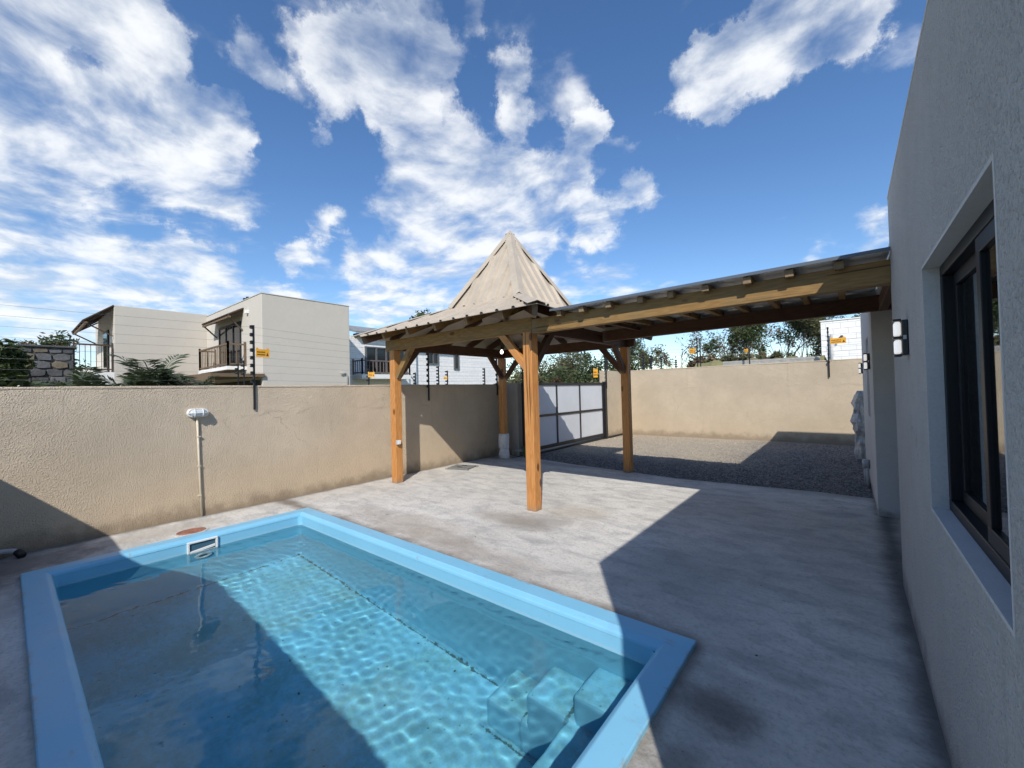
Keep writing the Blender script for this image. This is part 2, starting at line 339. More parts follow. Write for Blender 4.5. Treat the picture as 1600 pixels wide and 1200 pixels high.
def mat_gravel(name, dark, lite):
    m, nt, b = new_mat(name); co = geopos(nt)
    vv = nd(nt, 'ShaderNodeTexVoronoi', {'Scale': 32.0}); nt.links.new(co, vv.inputs['Vector'])
    v = sep(nt, vv.outputs['Color'])[0]
    c = mix(nt, v, dark, lite)
    gx, gy, gz_ = sep(nt, co)
    sunlit_sand = math_(nt, 'MULTIPLY', ramp(nt, math_(nt, 'ADD', gx, math_(nt, 'MULTIPLY', noise(nt, co, .9, 5, .6), 1.6)), .2, -2.2), ramp(nt, math_(nt, 'ADD', gy, math_(nt, 'MULTIPLY', noise(nt, co, 1.3, 5, .6), 1.5)), 9.2, 11.2))
    c = mix(nt, math_(nt, 'MULTIPLY', sunlit_sand, .75), c, (.46, .39, .29))  # sandy patch, painted pale where the sunlit wedge falls
    nt.links.new(c, b.inputs['Base Color']); b.inputs['Roughness'].default_value = .95
    nt.links.new(bump(nt, math_(nt, 'MULTIPLY', vv.outputs['Distance'], -1.0), 1.0, .02), b.inputs['Normal'])
    return m
M_GRAVEL = mat_gravel('grey_gravel', (.085, .08, .075), (.30, .275, .25))
M_STONEB = mat_gravel('loose_gravel_stones', (.10, .095, .09), (.34, .31, .28))
M_EARTH = mat_plain('dry_grass_ground', (.16, .15, .07), .95, var=.35, vscale=.4, bscale=6, bdist=.05)

PX0, PX1, PY0, PY1 = -5.98, -.78, .08, 2.70          # pool rim, outside
IX0, IX1, IY0, IY1 = -5.76, -.96, .27, 2.50          # pool rim, inside
def mat_pool():
    m, nt, b = new_mat('blue_fibreglass'); co = geopos(nt); x, y, z = sep(nt, co)
    n = noise(nt, co, 1.6, 6, .6); f = noise(nt, co, 18, 6, .7)
    base = mix(nt, ramp(nt, n, .3, .7), (.205, .50, .70), (.23, .53, .73))
    # under the water line: green-blue lift painted for light scattered in water; settled dirt on level surfaces
    under = ramp(nt, z, -.10, -.16)
    c = mix(nt, math_(nt, 'MULTIPLY', under, .7), base, (.20, .56, .74))
    up = sep(nt, nd(nt, 'ShaderNodeNewGeometry').outputs['Normal'])[2]
    lvl = math_(nt, 'MULTIPLY', ramp(nt, up, .6, .95), under)
    silt = math_(nt, 'MULTIPLY', lvl, ramp(nt, math_(nt, 'ADD', math_(nt, 'MULTIPLY', n, .6), math_(nt, 'MULTIPLY', f, .55)), .46, .70, 0, .80))
    c = mix(nt, silt, c, (.15, .36, .39))
    # dark algae collected where floor and walls meet
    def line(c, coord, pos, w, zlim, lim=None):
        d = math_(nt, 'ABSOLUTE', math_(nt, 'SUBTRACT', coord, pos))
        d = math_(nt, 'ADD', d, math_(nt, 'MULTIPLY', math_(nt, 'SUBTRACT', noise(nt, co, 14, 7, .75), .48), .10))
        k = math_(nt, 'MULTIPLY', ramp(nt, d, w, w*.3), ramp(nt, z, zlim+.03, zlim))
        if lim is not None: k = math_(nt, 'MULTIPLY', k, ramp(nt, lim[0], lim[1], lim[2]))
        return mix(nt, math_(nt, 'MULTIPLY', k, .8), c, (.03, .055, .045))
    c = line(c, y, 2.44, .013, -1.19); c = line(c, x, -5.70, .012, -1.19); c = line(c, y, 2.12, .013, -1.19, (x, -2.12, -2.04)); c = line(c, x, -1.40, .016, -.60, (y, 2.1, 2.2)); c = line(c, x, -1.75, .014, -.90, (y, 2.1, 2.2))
    spk = voro(nt, co, 11.0)
    c = mix(nt, math_(nt, 'MULTIPLY', math_(nt, 'MULTIPLY', ramp(nt, spk, .16, .06), lvl), ramp(nt, f, .46, .6)), c, (.025, .035, .025))
    # scale left at the water line, soil along the outer edge of the rim
    wl = math_(nt, 'ABSOLUTE', math_(nt, 'ADD', math_(nt, 'ADD', z, .105), math_(nt, 'MULTIPLY', math_(nt, 'SUBTRACT', f, .5), .03)))
    c = mix(nt, ramp(nt, wl, .012, .0, 0, .45), c, (.42, .52, .52))
    ox = math_(nt, 'SUBTRACT', math_(nt, 'ABSOLUTE', math_(nt, 'SUBTRACT', x, (PX0+PX1)/2)), (PX1-PX0)/2)
    oy = math_(nt, 'SUBTRACT', math_(nt, 'ABSOLUTE', math_(nt, 'SUBTRACT', y, (PY0+PY1)/2)), (PY1-PY0)/2)
    od = math_(nt, 'ADD', math_(nt, 'MAXIMUM', ox, oy), math_(nt, 'MULTIPLY', math_(nt, 'SUBTRACT', noise(nt, co, 4.5, 8, .75), .56), .22))
    c = mix(nt, ramp(nt, od, -.03, .02, 0, .7), c, (.30, .25, .20))
    wp = ramp(nt, noise(nt, co, 3.4, 7, .7), .56, .66, 0, .3)
    c = mix(nt, math_(nt, 'MULTIPLY', wp, ramp(nt, z, -.1, .02)), c, (.20, .40, .56))
    # scuffs on the rim
    sc = math_(nt, 'MULTIPLY', ramp(nt, noise(nt, scaled(nt, co, (6, 18, 6)), 1.0, 6, .7), .61, .68), ramp(nt, z, -.1, 0))
    c = mix(nt, math_(nt, 'MULTIPLY', sc, .45), c, (.30, .26, .22))
    nt.links.new(c, b.inputs['Base Color'])
    nt.links.new(ramp(nt, n, .3, .7, .30, .48), b.inputs['Roughness']); b.inputs['Specular IOR Level'].default_value = .4
    nt.links.new(bump(nt, noise(nt, co, 5, 3, .5), .15, .01), b.inputs['Normal'])
    return m
M_POOL = mat_pool()
def mat_water():
    m, nt, b = new_mat('pool_water'); nt.nodes.remove(b)
    g = nd(nt, 'ShaderNodeBsdfGlass', {'Color': (.86, .96, .98, 1), 'Roughness': 0.0, 'IOR': 1.333})
    nt.links.new(g.outputs[0], nt.nodes['Material Output'].inputs['Surface'])
    return m
M_WATER = mat_water()

def mat_leaf(name, a, b_, trans=.25, rough=.55):
    m, nt, b = new_mat(name)
    at = nd(nt, 'ShaderNodeAttribute', attribute_name='tint')
    c = mix(nt, at.outputs['Fac'], a, b_)
    nt.links.new(c, b.inputs['Base Color']); b.inputs['Roughness'].default_value = rough; b.inputs['Specular IOR Level'].default_value = .3
    tr = nd(nt, 'ShaderNodeBsdfTranslucent'); nt.links.new(c, tr.inputs['Color'])
    mx = nd(nt, 'ShaderNodeMixShader', {0: trans}); nt.links.new(b.outputs[0], mx.inputs[1]); nt.links.new(tr.outputs[0], mx.inputs[2])
    nt.links.new(mx.outputs[0], nt.nodes['Material Output'].inputs['Surface'])
    return m
M_LEAF = mat_leaf('dark_leaf', (.032, .055, .02), (.12, .145, .055))
M_LEAF2 = mat_leaf('olive_leaf', (.065, .075, .032), (.19, .18, .09))
M_DRY = mat_leaf('dry_leaf', (.10, .065, .035), (.23, .17, .09))
M_PALM = mat_leaf('palm_leaf', (.035, .06, .028), (.15, .17, .09), rough=.4)
M_BARK = mat_plain('bark', (.15, .12, .095), .95, var=.3, vscale=5)
M_BARKG = mat_plain('pale_bark', (.27, .24, .20), .95, var=.3, vscale=5)
M_STONE = [mat_plain('field_stone_%s' % n, c, .95, var=.25, vscale=4, bscale=12, bdist=.03) for n, c in
           (('grey', (.13, .13, .135)), ('dark', (.085, .085, .09)), ('tan', (.17, .14, .10)), ('pale', (.12, .115, .11)))]
M_MORTAR = mat_plain('dark_mortar', (.07, .068, .065), .95, var=.2, vscale=8)

# ------------------------------------------------------------------ mesh helpers
def link(o, parent=None):
    COL.objects.link(o)
    if parent is not None:
        o.parent = parent
        w = parent
        off = Matrix.Identity(4)
        while w is not None:
            off = off @ Matrix.Identity(4); w = w.parent
        o.matrix_parent_inverse = WORLD[parent.name].inverted()
    WORLD[o.name] = o.matrix_basis.copy()
    return o
WORLD = {}
def tag(o, label, cat, group=None, kind=None):
    if label: o['label'] = label
    if cat: o['category'] = cat
    if group: o['group'] = group
    if kind: o['kind'] = kind
    return o
def thing(name, label, cat, loc=(0, 0, 0), group=None):
    o = bpy.data.objects.new(name, None); o.empty_display_size = .1; o.location = loc
    o.matrix_basis = Matrix.Translation(Vector(loc)); link(o)
    return tag(o, label, cat, group)
def mk(name, bm, mat, parent=None, bevel=0.0, smooth=False, matrix=None, solid=0.0):
    bmesh.ops.recalc_face_normals(bm, faces=bm.faces[:])
    me = bpy.data.meshes.new(name); bm.to_mesh(me); bm.free()
    return mko(name, me, mat, parent, bevel, smooth, matrix, solid)
def mko(name, me, mat, parent=None, bevel=0.0, smooth=False, matrix=None, solid=0.0):
    o = bpy.data.objects.new(name, me)
    for m_ in (mat if isinstance(mat, list) else [mat]):
        if m_ is not None and len(me.materials) < (len(mat) if isinstance(mat, list) else 1): me.materials.append(m_)
    if matrix is not None: o.matrix_basis = matrix
    if smooth:
        for p in me.polygons: p.use_smooth = True
    if solid:
        md = o.modifiers.new('solid', 'SOLIDIFY'); md.thickness = solid; md.offset = 0
    if bevel:
        md = o.modifiers.new('bevel', 'BEVEL'); md.width = bevel; md.segments = 4 if bevel > .025 else 2; md.limit_method = 'ANGLE'; md.angle_limit = .6
    return link(o, parent)
def box(bm, x0, x1, y0, y1, z0, z1):
    v = [bm.verts.new((x, y, z)) for x in (x0, x1) for y in (y0, y1) for z in (z0, z1)]
    for f in ((0, 1, 3, 2), (4, 6, 7, 5), (0, 4, 5, 1), (2, 3, 7, 6), (0, 2, 6, 4), (1, 5, 7, 3)): bm.faces.new([v[i] for i in f])
def boxes(name, lst, mat, parent=None, bevel=0.0):
    bm = bmesh.new()
    for b in lst: box(bm, *b)
    return mk(name, bm, mat, parent, bevel)
def bx(name, b, mat, parent=None, bevel=0.0): return boxes(name, [b], mat, parent, bevel)
def frame_m(p0, p1, up=(0, 0, 1)):
    p0, p1 = Vector(p0), Vector(p1); z = (p1-p0).normalized(); up = Vector(up)
    if abs(z.dot(up)) > .98: up = Vector((0, 1, 0))
    x = up.cross(z).normalized(); y = z.cross(x)
    m = Matrix.Identity(4)
    for i in range(3): m[i][0], m[i][1], m[i][2], m[i][3] = x[i], y[i], z[i], p0[i]
    return m, (p1-p0).length
def bar(name, p0, p1, w, h, mat, parent=None, bevel=.004, up=(0, 0, 1), label=None):
    m, L = frame_m(p0, p1, up); bm = bmesh.new(); box(bm, -w/2, w/2, -h/2, h/2, 0, L)
    o = mk(name, bm, mat, parent, bevel, matrix=m)
    if label: o['label'] = label
    return o
def tube(bm, pts, r, n=6, cap=True):
    pts = [Vector(p) for p in pts]; rings = []
    rr = r if isinstance(r, (list, tuple)) else [r]*len(pts)
    for i, p in enumerate(pts):
        t = (pts[min(i+1, len(pts)-1)]-pts[max(i-1, 0)]).normalized()
        a = t.orthogonal().normalized() if i == 0 else (rings[-1][1]-t*rings[-1][1].dot(t)).normalized()
        b = t.cross(a)
        rings.append(([bm.verts.new(p+(a*math.cos(2*math.pi*k/n)+b*math.sin(2*math.pi*k/n))*rr[i]) for k in range(n)], a))
    for (A, _), (B, _) in zip(rings, rings[1:]):
        for k in range(n): bm.faces.new((A[k], A[(k+1) % n], B[(k+1) % n], B[k]))
    if cap:
        bm.faces.new(rings[0][0][::-1]); bm.faces.new(rings[-1][0])
def tubeo(name, pts, r, mat, parent=None, n=8, smooth=True):
    bm = bmesh.new(); tube(bm, pts, r, n); return mk(name, bm, mat, parent, smooth=smooth)
def lathe(bm, prof, n=20, c=(0, 0, 0)):
    rings = []
    for r, z in prof: rings.append([bm.verts.new((c[0]+r*math.cos(2*math.pi*k/n), c[1]+r*math.sin(2*math.pi*k/n), c[2]+z)) for k in range(n)])
    for A, B in zip(rings, rings[1:]):
        for k in range(n): bm.faces.new((A[k], A[(k+1) % n], B[(k+1) % n], B[k]))
    bm.faces.new(rings[0][::-1]); bm.faces.new(rings[-1])
def copy_part(src, parent, matrix):
    o = bpy.data.objects.new(src.name.split('.')[0], src.data)
    for md in src.modifiers:
        n = o.modifiers.new(md.name, md.type)
        if md.type == 'BEVEL': n.width, n.segments, n.limit_method, n.angle_limit = md.width, md.segments, md.limit_method, md.angle_limit
    o.matrix_basis = matrix
    return link(o, parent)

# ------------------------------------------------------------------ the setting: ground, patio, gravel
def ring_sheet(bm, X0, X1, Y0, Y1, hx0, hx1, hy0, hy1, z):
    xs, ys = [X0, hx0, hx1, X1], [Y0, hy0, hy1, Y1]
    g = [[bm.verts.new((x, y, z)) for y in ys] for x in xs]
    for i in range(3):
        for j in range(3):
            if (i, j) != (1, 1): bm.faces.new((g[i][j], g[i+1][j], g[i+1][j+1], g[i][j+1]))
bm = bmesh.new(); ring_sheet(bm, -500, 500, -500, 500, PX0+.03, PX1-.03, PY0+.03, PY1-.03, -.16)
tag(mk('ground', bm, M_EARTH), None, None, kind='structure')
# patio slab with a wandering far edge
bm = bmesh.new()
EDGE = [(-6.9, 7.98), (-6.2, 7.93), (-5.5, 7.82), (-4.6, 7.66), (-3.4, 7.54), (-2.4, 7.40), (-1.9, 7.44), (-1.1, 7.50), (-.4, 7.56), (.25, 7.50), (1.6, 7.5)]
def edge_y(x):
    for (xa, ya), (xb, yb) in zip(EDGE, EDGE[1:]):
        if xa <= x <= xb: return ya+(yb-ya)*(x-xa)/(xb-xa)
    return EDGE[0][1] if x < EDGE[0][0] else EDGE[-1][1]
xs = sorted(set([-7.0, PX0+.04, PX1-.04, 1.6] + [-7.0+.2*i for i in range(1, 43)]))
vc = {}
def pv(x, y, z=0.0):
    k = (round(x, 4), round(y, 4), z)
    if k not in vc: vc[k] = bm.verts.new((x, y, z))
    return vc[k]
for xa, xb in zip(xs, xs[1:]):
    inside = xa >= PX0+.03 and xb <= PX1-.03
    ya, yb = edge_y(xa)+.035*mn.noise((xa*2.1, 0, 3)), edge_y(xb)+.035*mn.noise((xb*2.1, 0, 3))
    segs = [(-1.1, PY0+.04), (PY1-.04, None)] if inside else [(-1.1, PY0+.04), (PY0+.04, PY1-.04), (PY1-.04, None)]
    for y0, y1 in segs:
        bm.faces.new((pv(xa, y0), pv(xb, y0), pv(xb, yb if y1 is None else y1), pv(xa, ya if y1 is None else y1)))
    bm.faces.new((pv(xa, ya), pv(xb, yb), pv(xb, yb+.02, -.12), pv(xa, ya+.02, -.12)))
tag(mk('patio', bm, M_PATIO), None, None, kind='structure')
# gravel yard beyond the slab
bm = bmesh.new(); nx, ny = 46, 46; gx0, gx1, gy0, gy1 = -6.95, 1.6, 7.2, 14.4
def grav_z(x, y): return -.055 + .03*mn.noise((x*.7, y*.7, 1)) + .012*mn.noise((x*3, y*3, 5))
g = [[bm.verts.new((gx0+(gx1-gx0)*i/nx, gy0+(gy1-gy0)*j/ny, grav_z(gx0+(gx1-gx0)*i/nx, gy0+(gy1-gy0)*j/ny))) for j in range(ny+1)] for i in range(nx+1)]
for i in range(nx):
    for j in range(ny): bm.faces.new((g[i][j], g[i+1][j], g[i+1][j+1], g[i][j+1]))
tag(mk('gravel_yard', bm, M_GRAVEL, smooth=True), None, None, kind='structure')
# loose stones on the gravel
vs, fs = [], []
for i in range(26000):
    y = 7.45 + 6.3*random.random()**1.5; x = -6.2 + 6.5*random.random()
    if y < edge_y(x)+.02: y = edge_y(x) + .02 + .25*random.random()
    s = random.uniform(.007, .02); z = grav_z(x, y)+s*.35; a = random.random()*6.28; k = len(vs)
    for q in range(4):
        aa = a+q*1.57; rr = s*random.uniform(.7, 1.25); vs.append((x+rr*math.cos(aa), y+rr*math.sin(aa), z+s*random.uniform(-.3, .2)))
    vs.append((x+s*random.uniform(-.3, .3), y+s*random.uniform(-.3, .3), z+s*random.uniform(.4, .8)))
    for q in range(4): fs.append((k+q, k+(q+1) % 4, k+4))
me = bpy.data.meshes.new('loose_stones'); me.from_pydata(vs, [], fs)
tag(mko('loose_stones', me, M_STONEB), 'loose grey gravel stones strewn over the yard', 'gravel', kind='stuff')

# ------------------------------------------------------------------ swimming pool
pool = thing('swimming_pool', 'light blue fibreglass swimming pool sunk in the concrete patio', 'pool', (-3.4, 1.4, 0))
bm = bmesh.new()
ring = [[(PX0, PY0), (PX1, PY0), (PX1, PY1), (PX0, PY1)], [(IX0, IY0), (IX1, IY0), (IX1, IY1), (IX0, IY1)]]
prof = [(0, -.10), (0, .03), (.80, .034), (.97, .012), (1.0, -.012)]     # rim profile: outside to inside
loops = []
for t, z in prof:
    loops.append([bm.verts.new((a[0]+(b[0]-a[0])*t, a[1]+(b[1]-a[1])*t, z)) for a, b in zip(*ring)])
for A, B in zip(loops, loops[1:]):
    for k in range(4): bm.faces.new((A[k], A[(k+1) % 4], B[(k+1) % 4], B[k]))
mk('coping', bm, M_POOL, pool, bevel=.008)
bm = bmesh.new(); FZ = -1.22; T = .03
def rr_loop(x0, x1, y0, y1, r, z, n=5):
    out = []
    for cx, cy, a0 in ((x1-r, y1-r, 0), (x0+r, y1-r, 90), (x0+r, y0+r, 180), (x1-r, y0+r, 270)):
        for k in range(n+1):
            a = math.radians(a0+90*k/n); out.append(bm.verts.new((cx+r*math.cos(a), cy+r*math.sin(a), z)))
    return out
lv = [rr_loop(IX0-.004, IX1+.004, IY0-.004, IY1+.004, .05, -.010), rr_loop(IX0, IX1, IY0, IY1, .05, -.12), rr_loop(IX0+.03, IX1-.03, IY0+.03, IY1-.03, .05, FZ+.06),
      rr_loop(IX0+.05, IX1-.05, IY0+.05, IY1-.05, .05, FZ+.01), rr_loop(IX0+.10, IX1-.10, IY0+.10, IY1-.10, .05, FZ)]
for A, B in zip(lv, lv[1:]):
    for k in range(len(A)): bm.faces.new((A[k], A[(k+1) % len(A)], B[(k+1) % len(A)], B[k]))
bm.faces.new(lv[-1])
o = mk('shell', bm, M_POOL, pool)
if max(o.data.polygons, key=lambda p: p.area).normal.z < 0: o.data.flip_normals()
WZ = -.12
for i, (xa, xb, d, ya) in enumerate(((-1.37, IX1+.02, .25, 2.17), (-1.72, -1.37+.05, .50, 2.15), (-2.07, -1.72+.05, .80, 2.14))):
    bx('step', (xa, xb, ya, IY1+.02, FZ-.02, WZ-d), M_POOL, pool, bevel=.045)
bx('bench', (-1.40, IX1+.02, IY0-.02, 2.20, FZ-.02, WZ-.52), M_POOL, pool, bevel=.03)
# skimmer mouth and return inlet on the wall beside the boundary wall
sk = [on_x(292, 852, IX0), on_x(340, 842, IX0)]; ys0, ys1 = sk[0].y, sk[1].y; zc = -.075
bm = bmesh.new()
for b in ((0, .02, ys0, ys1, zc+.055, zc+.075), (0, .02, ys0, ys1, zc-.075, zc-.055), (0, .02, ys0, ys0+.022, zc-.056, zc+.056), (0, .02, ys1-.022, ys1, zc-.056, zc+.056)):
    box(bm, IX0-.01+b[0], IX0+b[1], *b[2:])
sko = mk('skimmer_frame', bm, M_WPLAST, pool, bevel=.004)
bx('skimmer_mouth', (IX0-.004, IX0+.004, ys0+.02, ys1-.02, zc-.057, zc+.057), M_INNER, sko)
bar('skimmer_flap', (IX0+.012, ys0+.025, zc-.045), (IX0+.012, ys1-.025, zc-.015), .01, .03, M_WPLAST, sko)
iy, iz = (ys0+ys1)/2+.0, -.30
bm = bmesh.new(); lathe(bm, [(.085, 0), (.085, .012), (.075, .02), (.045, .016), (.042, .006)], 24)
mm = Matrix.Translation((IX0+.012, iy, iz)) @ Matrix.Rotation(math.pi/2, 4, 'Y')
ino = mk('return_inlet', bm, M_WPLAST, pool, smooth=False, matrix=mm)
bm = bmesh.new(); lathe(bm, [(.042, .007), (.042, .0085)], 18)
mk('inlet_hole', bm, M_INNER, ino, matrix=mm)
# water surface with real ripples
bm = bmesh.new(); nx, ny = 480, 224; e = .006
_wr = random.Random(5); _ws = []
for k in range(40):
    lam = .082*2.0**(_wr.random()**1.3*2.6); a_ = _wr.random()*6.283; _ws.append((6.283/lam*math.cos(a_), 6.283/lam*math.sin(a_), _wr.random()*6.283, (.000036*(lam/.088)**1.2*_wr.uniform(.2, 1.7))))
def wave(x, y):
    m_ = .6+.7*mn.noise((x*.8, y*.8, 2)) 
    return m_*sum(A*math.sin(kx*x+ky*y+ph) for kx, ky, ph, A in _ws) + .0016*mn.noise((x*1.3+3, y*1.3, .3))
g = [[bm.verts.new((IX0-e+(IX1-IX0+2*e)*i/nx, IY0-e+(IY1-IY0+2*e)*j/ny, WZ+wave(IX0+(IX1-IX0)*i/nx, IY0+(IY1-IY0)*j/ny))) for j in range(ny+1)] for i in range(nx+1)]
for i in range(nx):
    for j in range(ny): bm.faces.new((g[i][j], g[i+1][j], g[i+1][j+1], g[i][j+1]))
water = mk('water', bm, M_WATER, smooth=True)
if water.data.polygons[0].normal.z < 0: water.data.flip_normals()
tag(water, None, None, kind='structure')
for o in (water,): o.cycles.is_caustics_caster = True
for o in pool.children: o.cycles.is_caustics_receiver = True
for o in sko.children[:]+ino.children[:]: o.cycles.is_caustics_receiver = True

# ------------------------------------------------------------------ boundary walls
WT = 1.78
def wall_box(name, label, b, mat, sub=12):
    o = thing(name, label, 'wall', ((b[0]+b[1])/2, (b[2]+b[3])/2, 0))
    bx('wall_body', (*b[:4], b[4], b[5]-.03), mat, o, bevel=.012)
    # slightly uneven trowelled top
    bm = bmesh.new(); alongy = (b[3]-b[2]) > (b[1]-b[0]); l0, l1 = (b[2], b[3]) if alongy else (b[0], b[1]); n = max(2, int((l1-l0)/.22)); prev = None
    for i in range(n+1):
        t = l0+(l1-l0)*i/n; w1 = .009*mn.noise((t*1.7, b[0], 2)); w2 = .009*mn.noise((t*1.7, b[0], 7)); zt = b[5]+.007*mn.noise((t*2.3, b[2], 4))
        e0, e1 = (b[0]-.006+w1, b[1]+.006+w2) if alongy else (b[2]-.006+w1, b[3]+.006+w2)
        q = [(e0, b[5]-.035), (e0, zt), (e1, zt), (e1, b[5]-.035)]
        row = [bm.verts.new((e, t, z) if alongy else (t, e, z)) for e, z in q]
        if prev:
            for k in range(4): bm.faces.new((prev[k], prev[(k+1) % 4], row[(k+1) % 4], row[k]))
        else: bm.faces.new(row)
        prev = row
    bm.faces.new(prev[::-1])
    mk('wall_cap', bm, mat, o, bevel=.01)
    return o
wall_box('boundary_wall', 'beige roughcast boundary wall behind the pool, carrying an oval lamp', (-7.12, -6.9, -1.2, 7.96, -.2, WT), M_WALL)
wall_box('boundary_wall', 'low beige boundary wall at the end of the pool away from the gazebo', (-6.9, -.6, -1.2, -1.0, -.2, WT), M_WALL)
wall_box('gate_pier', 'grey rendered pier between the boundary wall and the sliding gate', (-7.12, -6.33, 7.96, 8.2, -.2, WT+.02), M_PIER)
FW_Y = 14.05
wall_box('boundary_wall', 'tall sunlit beige wall closing off the gravel yard', (-6.5, 1.4, FW_Y, FW_Y+.22, -.2, 2.22), M_WALL2)
wall_box('boundary_wall', 'short beige wall piece between the sliding gate and yard corner', (-6.5, -6.28, 12.62, FW_Y, -.2, 2.2), M_WALL2)

# ------------------------------------------------------------------ the house at the right
HX, HY0, HY1, HZ = .28, .38, 4.46, 3.05
wy0, wy1, wz0, wz1 = 1.47, 2.72, 1.0, 2.13
house = thing('house', 'grey rendered flat-roofed house wall with black-framed window beside the patio', 'house', (3, 3, 0))
boxes('wall', [(HX, HX+.2, HY0, wy0, -.2, HZ), (HX, HX+.2, wy1, HY1, -.2, HZ), (HX, HX+.2, wy0, wy1, -.2, wz0), (HX, HX+.2, wy0, wy1, wz1, HZ)], M_HOUSE, house)
boxes('wall', [(HX+.2, 5.8, HY0, HY0+.2, -.2, HZ), (HX+.2, 5.8, HY1-.2, HY1, -.2, HZ), (5.6, 5.8, HY0+.2, HY1-.2, -.2, HZ)], M_SMOOTH, house)
bx('roof', (HX+.2, 5.6, HY0+.2, HY1-.2, 2.6, 2.8), M_SMOOTH, house)
boxes('parapet_cap', [(HX-.004, HX+.204, HY0-.004, HY1+.004, HZ, HZ+.02)], M_SMOOTH, house, bevel=.006)
bx('interior_floor', (HX+.2, 5.6, HY0+.2, HY1-.2, -.1, .02), M_DARKIN, house)
bx('interior_wall', (2.6, 2.7, HY0+.2, HY1-.2, .02, 2.6), M_DARKIN, house)
RV = .012   # smooth plaster lining of the window reveal
fx = HX+.055
boxes('window_reveal', [(HX-.002, fx+.06, wy0, wy1, wz0-.001, wz0+RV), (HX-.002, fx+.06, wy0, wy1, wz1-RV, wz1+.001), (HX-.002, fx+.06, wy1-RV, wy1+.001, wz0+RV, wz1-RV), (HX-.002, fx+.06, wy0-.001, wy0+RV, wz0+RV, wz1-RV)], M_SMOOTH, house)
a0, a1, b0, b1 = wy0+RV, wy1-RV, wz0+RV, wz1-RV
fr = boxes('window_frame', [(fx, fx+.07, a0, a1, b0, b0+.05), (fx, fx+.07, a0, a1, b1-.05, b1), (fx, fx+.07, a1-.05, a1, b0+.05, b1-.05), (fx, fx+.07, a0, a0+.05, b0+.05, b1-.05)], M_FRAME, house, bevel=.004)
mid = 2.02
def sash(y0, y1, x, nm):
    s = boxes(nm, [(x, x+.028, y0, y1, b0+.05, b0+.105), (x, x+.028, y0, y1, b1-.105, b1-.05), (x, x+.028, y0, y0+.05, b0+.105, b1-.105), (x, x+.028, y1-.05, y1, b0+.105, b1-.105)], M_FRAME, fr, bevel=.003)
    return s
sash(mid-.03, a1-.05, fx+.036, 'sash'); sash(a0+.05, mid+.03, fx+.004, 'sash')
boxes('pane', [(fx+.048, fx+.052, mid+.02, a1-.1, b0+.105, b1-.105)], M_GLASS, fr)
boxes('pane', [(fx+.016, fx+.020, a0+.1, mid-.02, b0+.105, b1-.105)], M_GLASS, fr)
bm = bmesh.new()   # folded curtain behind the far pane
pts = [(fx+.14+.02*math.sin(k*1.9), 2.30+.012*k) for k in range(34)]
for (xa, ya), (xb, yb) in zip(pts, pts[1:]): bm.faces.new([bm.verts.new(q) for q in ((xa, ya, .9), (xb, yb, .9), (xb, yb, 2.2), (xa, ya, 2.2))])
bmesh.ops.remove_doubles(bm, verts=bm.verts[:], dist=.0005)
mk('curtain', bm, M_CURTAIN, house, smooth=True, solid=.004)
bar('curtain_rail', (fx+.14, a0, 2.2), (fx+.14, a1, 2.2), .02, .02, M_FRAME, house)

BX, BY0, BY1, BZ = .22, 6.58, 11.35, 2.95
annex = thing('house_annex', 'grey rendered house wing with slit niche beside the gravel', 'house', (3, 9.5, 0))
ny0, ny1, nz0, nz1 = 7.75, 8.75, 1.06, 2.26
boxes('wall', [(BX, BX+.25, BY0, ny0, -.2, BZ), (BX, BX+.25, ny1, BY1, -.2, BZ), (BX, BX+.25, ny0, ny1, -.2, nz0), (BX, BX+.25, ny0, ny1, nz1, BZ)], M_SMOOTH, annex, bevel=.006)
boxes('wall', [(BX+.25, 5.8, BY0, BY0+.2, -.2, BZ), (BX+.25, 5.8, BY1-.2, BY1, -.2, BZ), (5.6, 5.8, BY0+.2, BY1-.2, -.2, BZ)], M_SMOOTH, annex)
bx('niche_back', (BX+.10, BX+.16, ny0-.02, ny1+.02, nz0-.02, nz1+.02), M_SMOOTH, annex)
bx('roof', (BX+.25, 5.6, BY0+.2, BY1-.2, 2.6, 2.76), M_SMOOTH, annex)
boxes('porch_wall', [(1.7, 1.85, HY1, BY0, -.2, 2.6)], M_SMOOTH, annex)
bx('porch_roof', (HX+.004, 1.7, HY1+.002, BY0-.002, 2.62, 2.72), M_SMOOTH, annex)
dm = boxes('door', [(1.66, 1.70, 5.0, 5.95, .02, 2.1)], M_AWN, annex, bevel=.01)
bar('door_handle', (1.64, 5.1, 1.0), (1.64, 5.22, 1.0), .02, .02, M_FRAME, dm)

def sconce(loc, label):
    o = thing('wall_light', label, 'wall light', loc); x, y, z = loc
    bx('back_box', (x-.030, x+.001, y-.05, y+.05, z-.105, z+.105), M_BLACK, o, bevel=.006)
    for za, zb in ((.098, .112), (-.112, -.098)): bx('cap', (x-.066, x-.030, y-.046, y+.046, z+za, z+zb), M_BLACK, o, bevel=.003)
    bx('divider', (x-.067, x-.030, y-.047, y+.047, z-.008, z+.008), M_BLACK, o, bevel=.003)
    for s in (-1, 1):
        zz = sorted((z+s*.012, z+s*.096))
        bx('diffuser', (x-.062, x-.032, y-.042, y+.042, *zz), M_GLOW, o, bevel=.010)
    bx('sensor', (x-.024, x-.010, y-.056, y-.049, z-.012, z+.012), M_GPLAST, o)
sconce((HX, 3.42, 1.86), 'black two-part wall light on the house wall beside the black-framed window')
sconce((BX, 7.22, 1.87), 'black two-part wall light on the annex just beside the slit niche')
sconce((BX, 11.0, 1.88), 'black two-part wall light near the annex corner facing the tall yard wall')

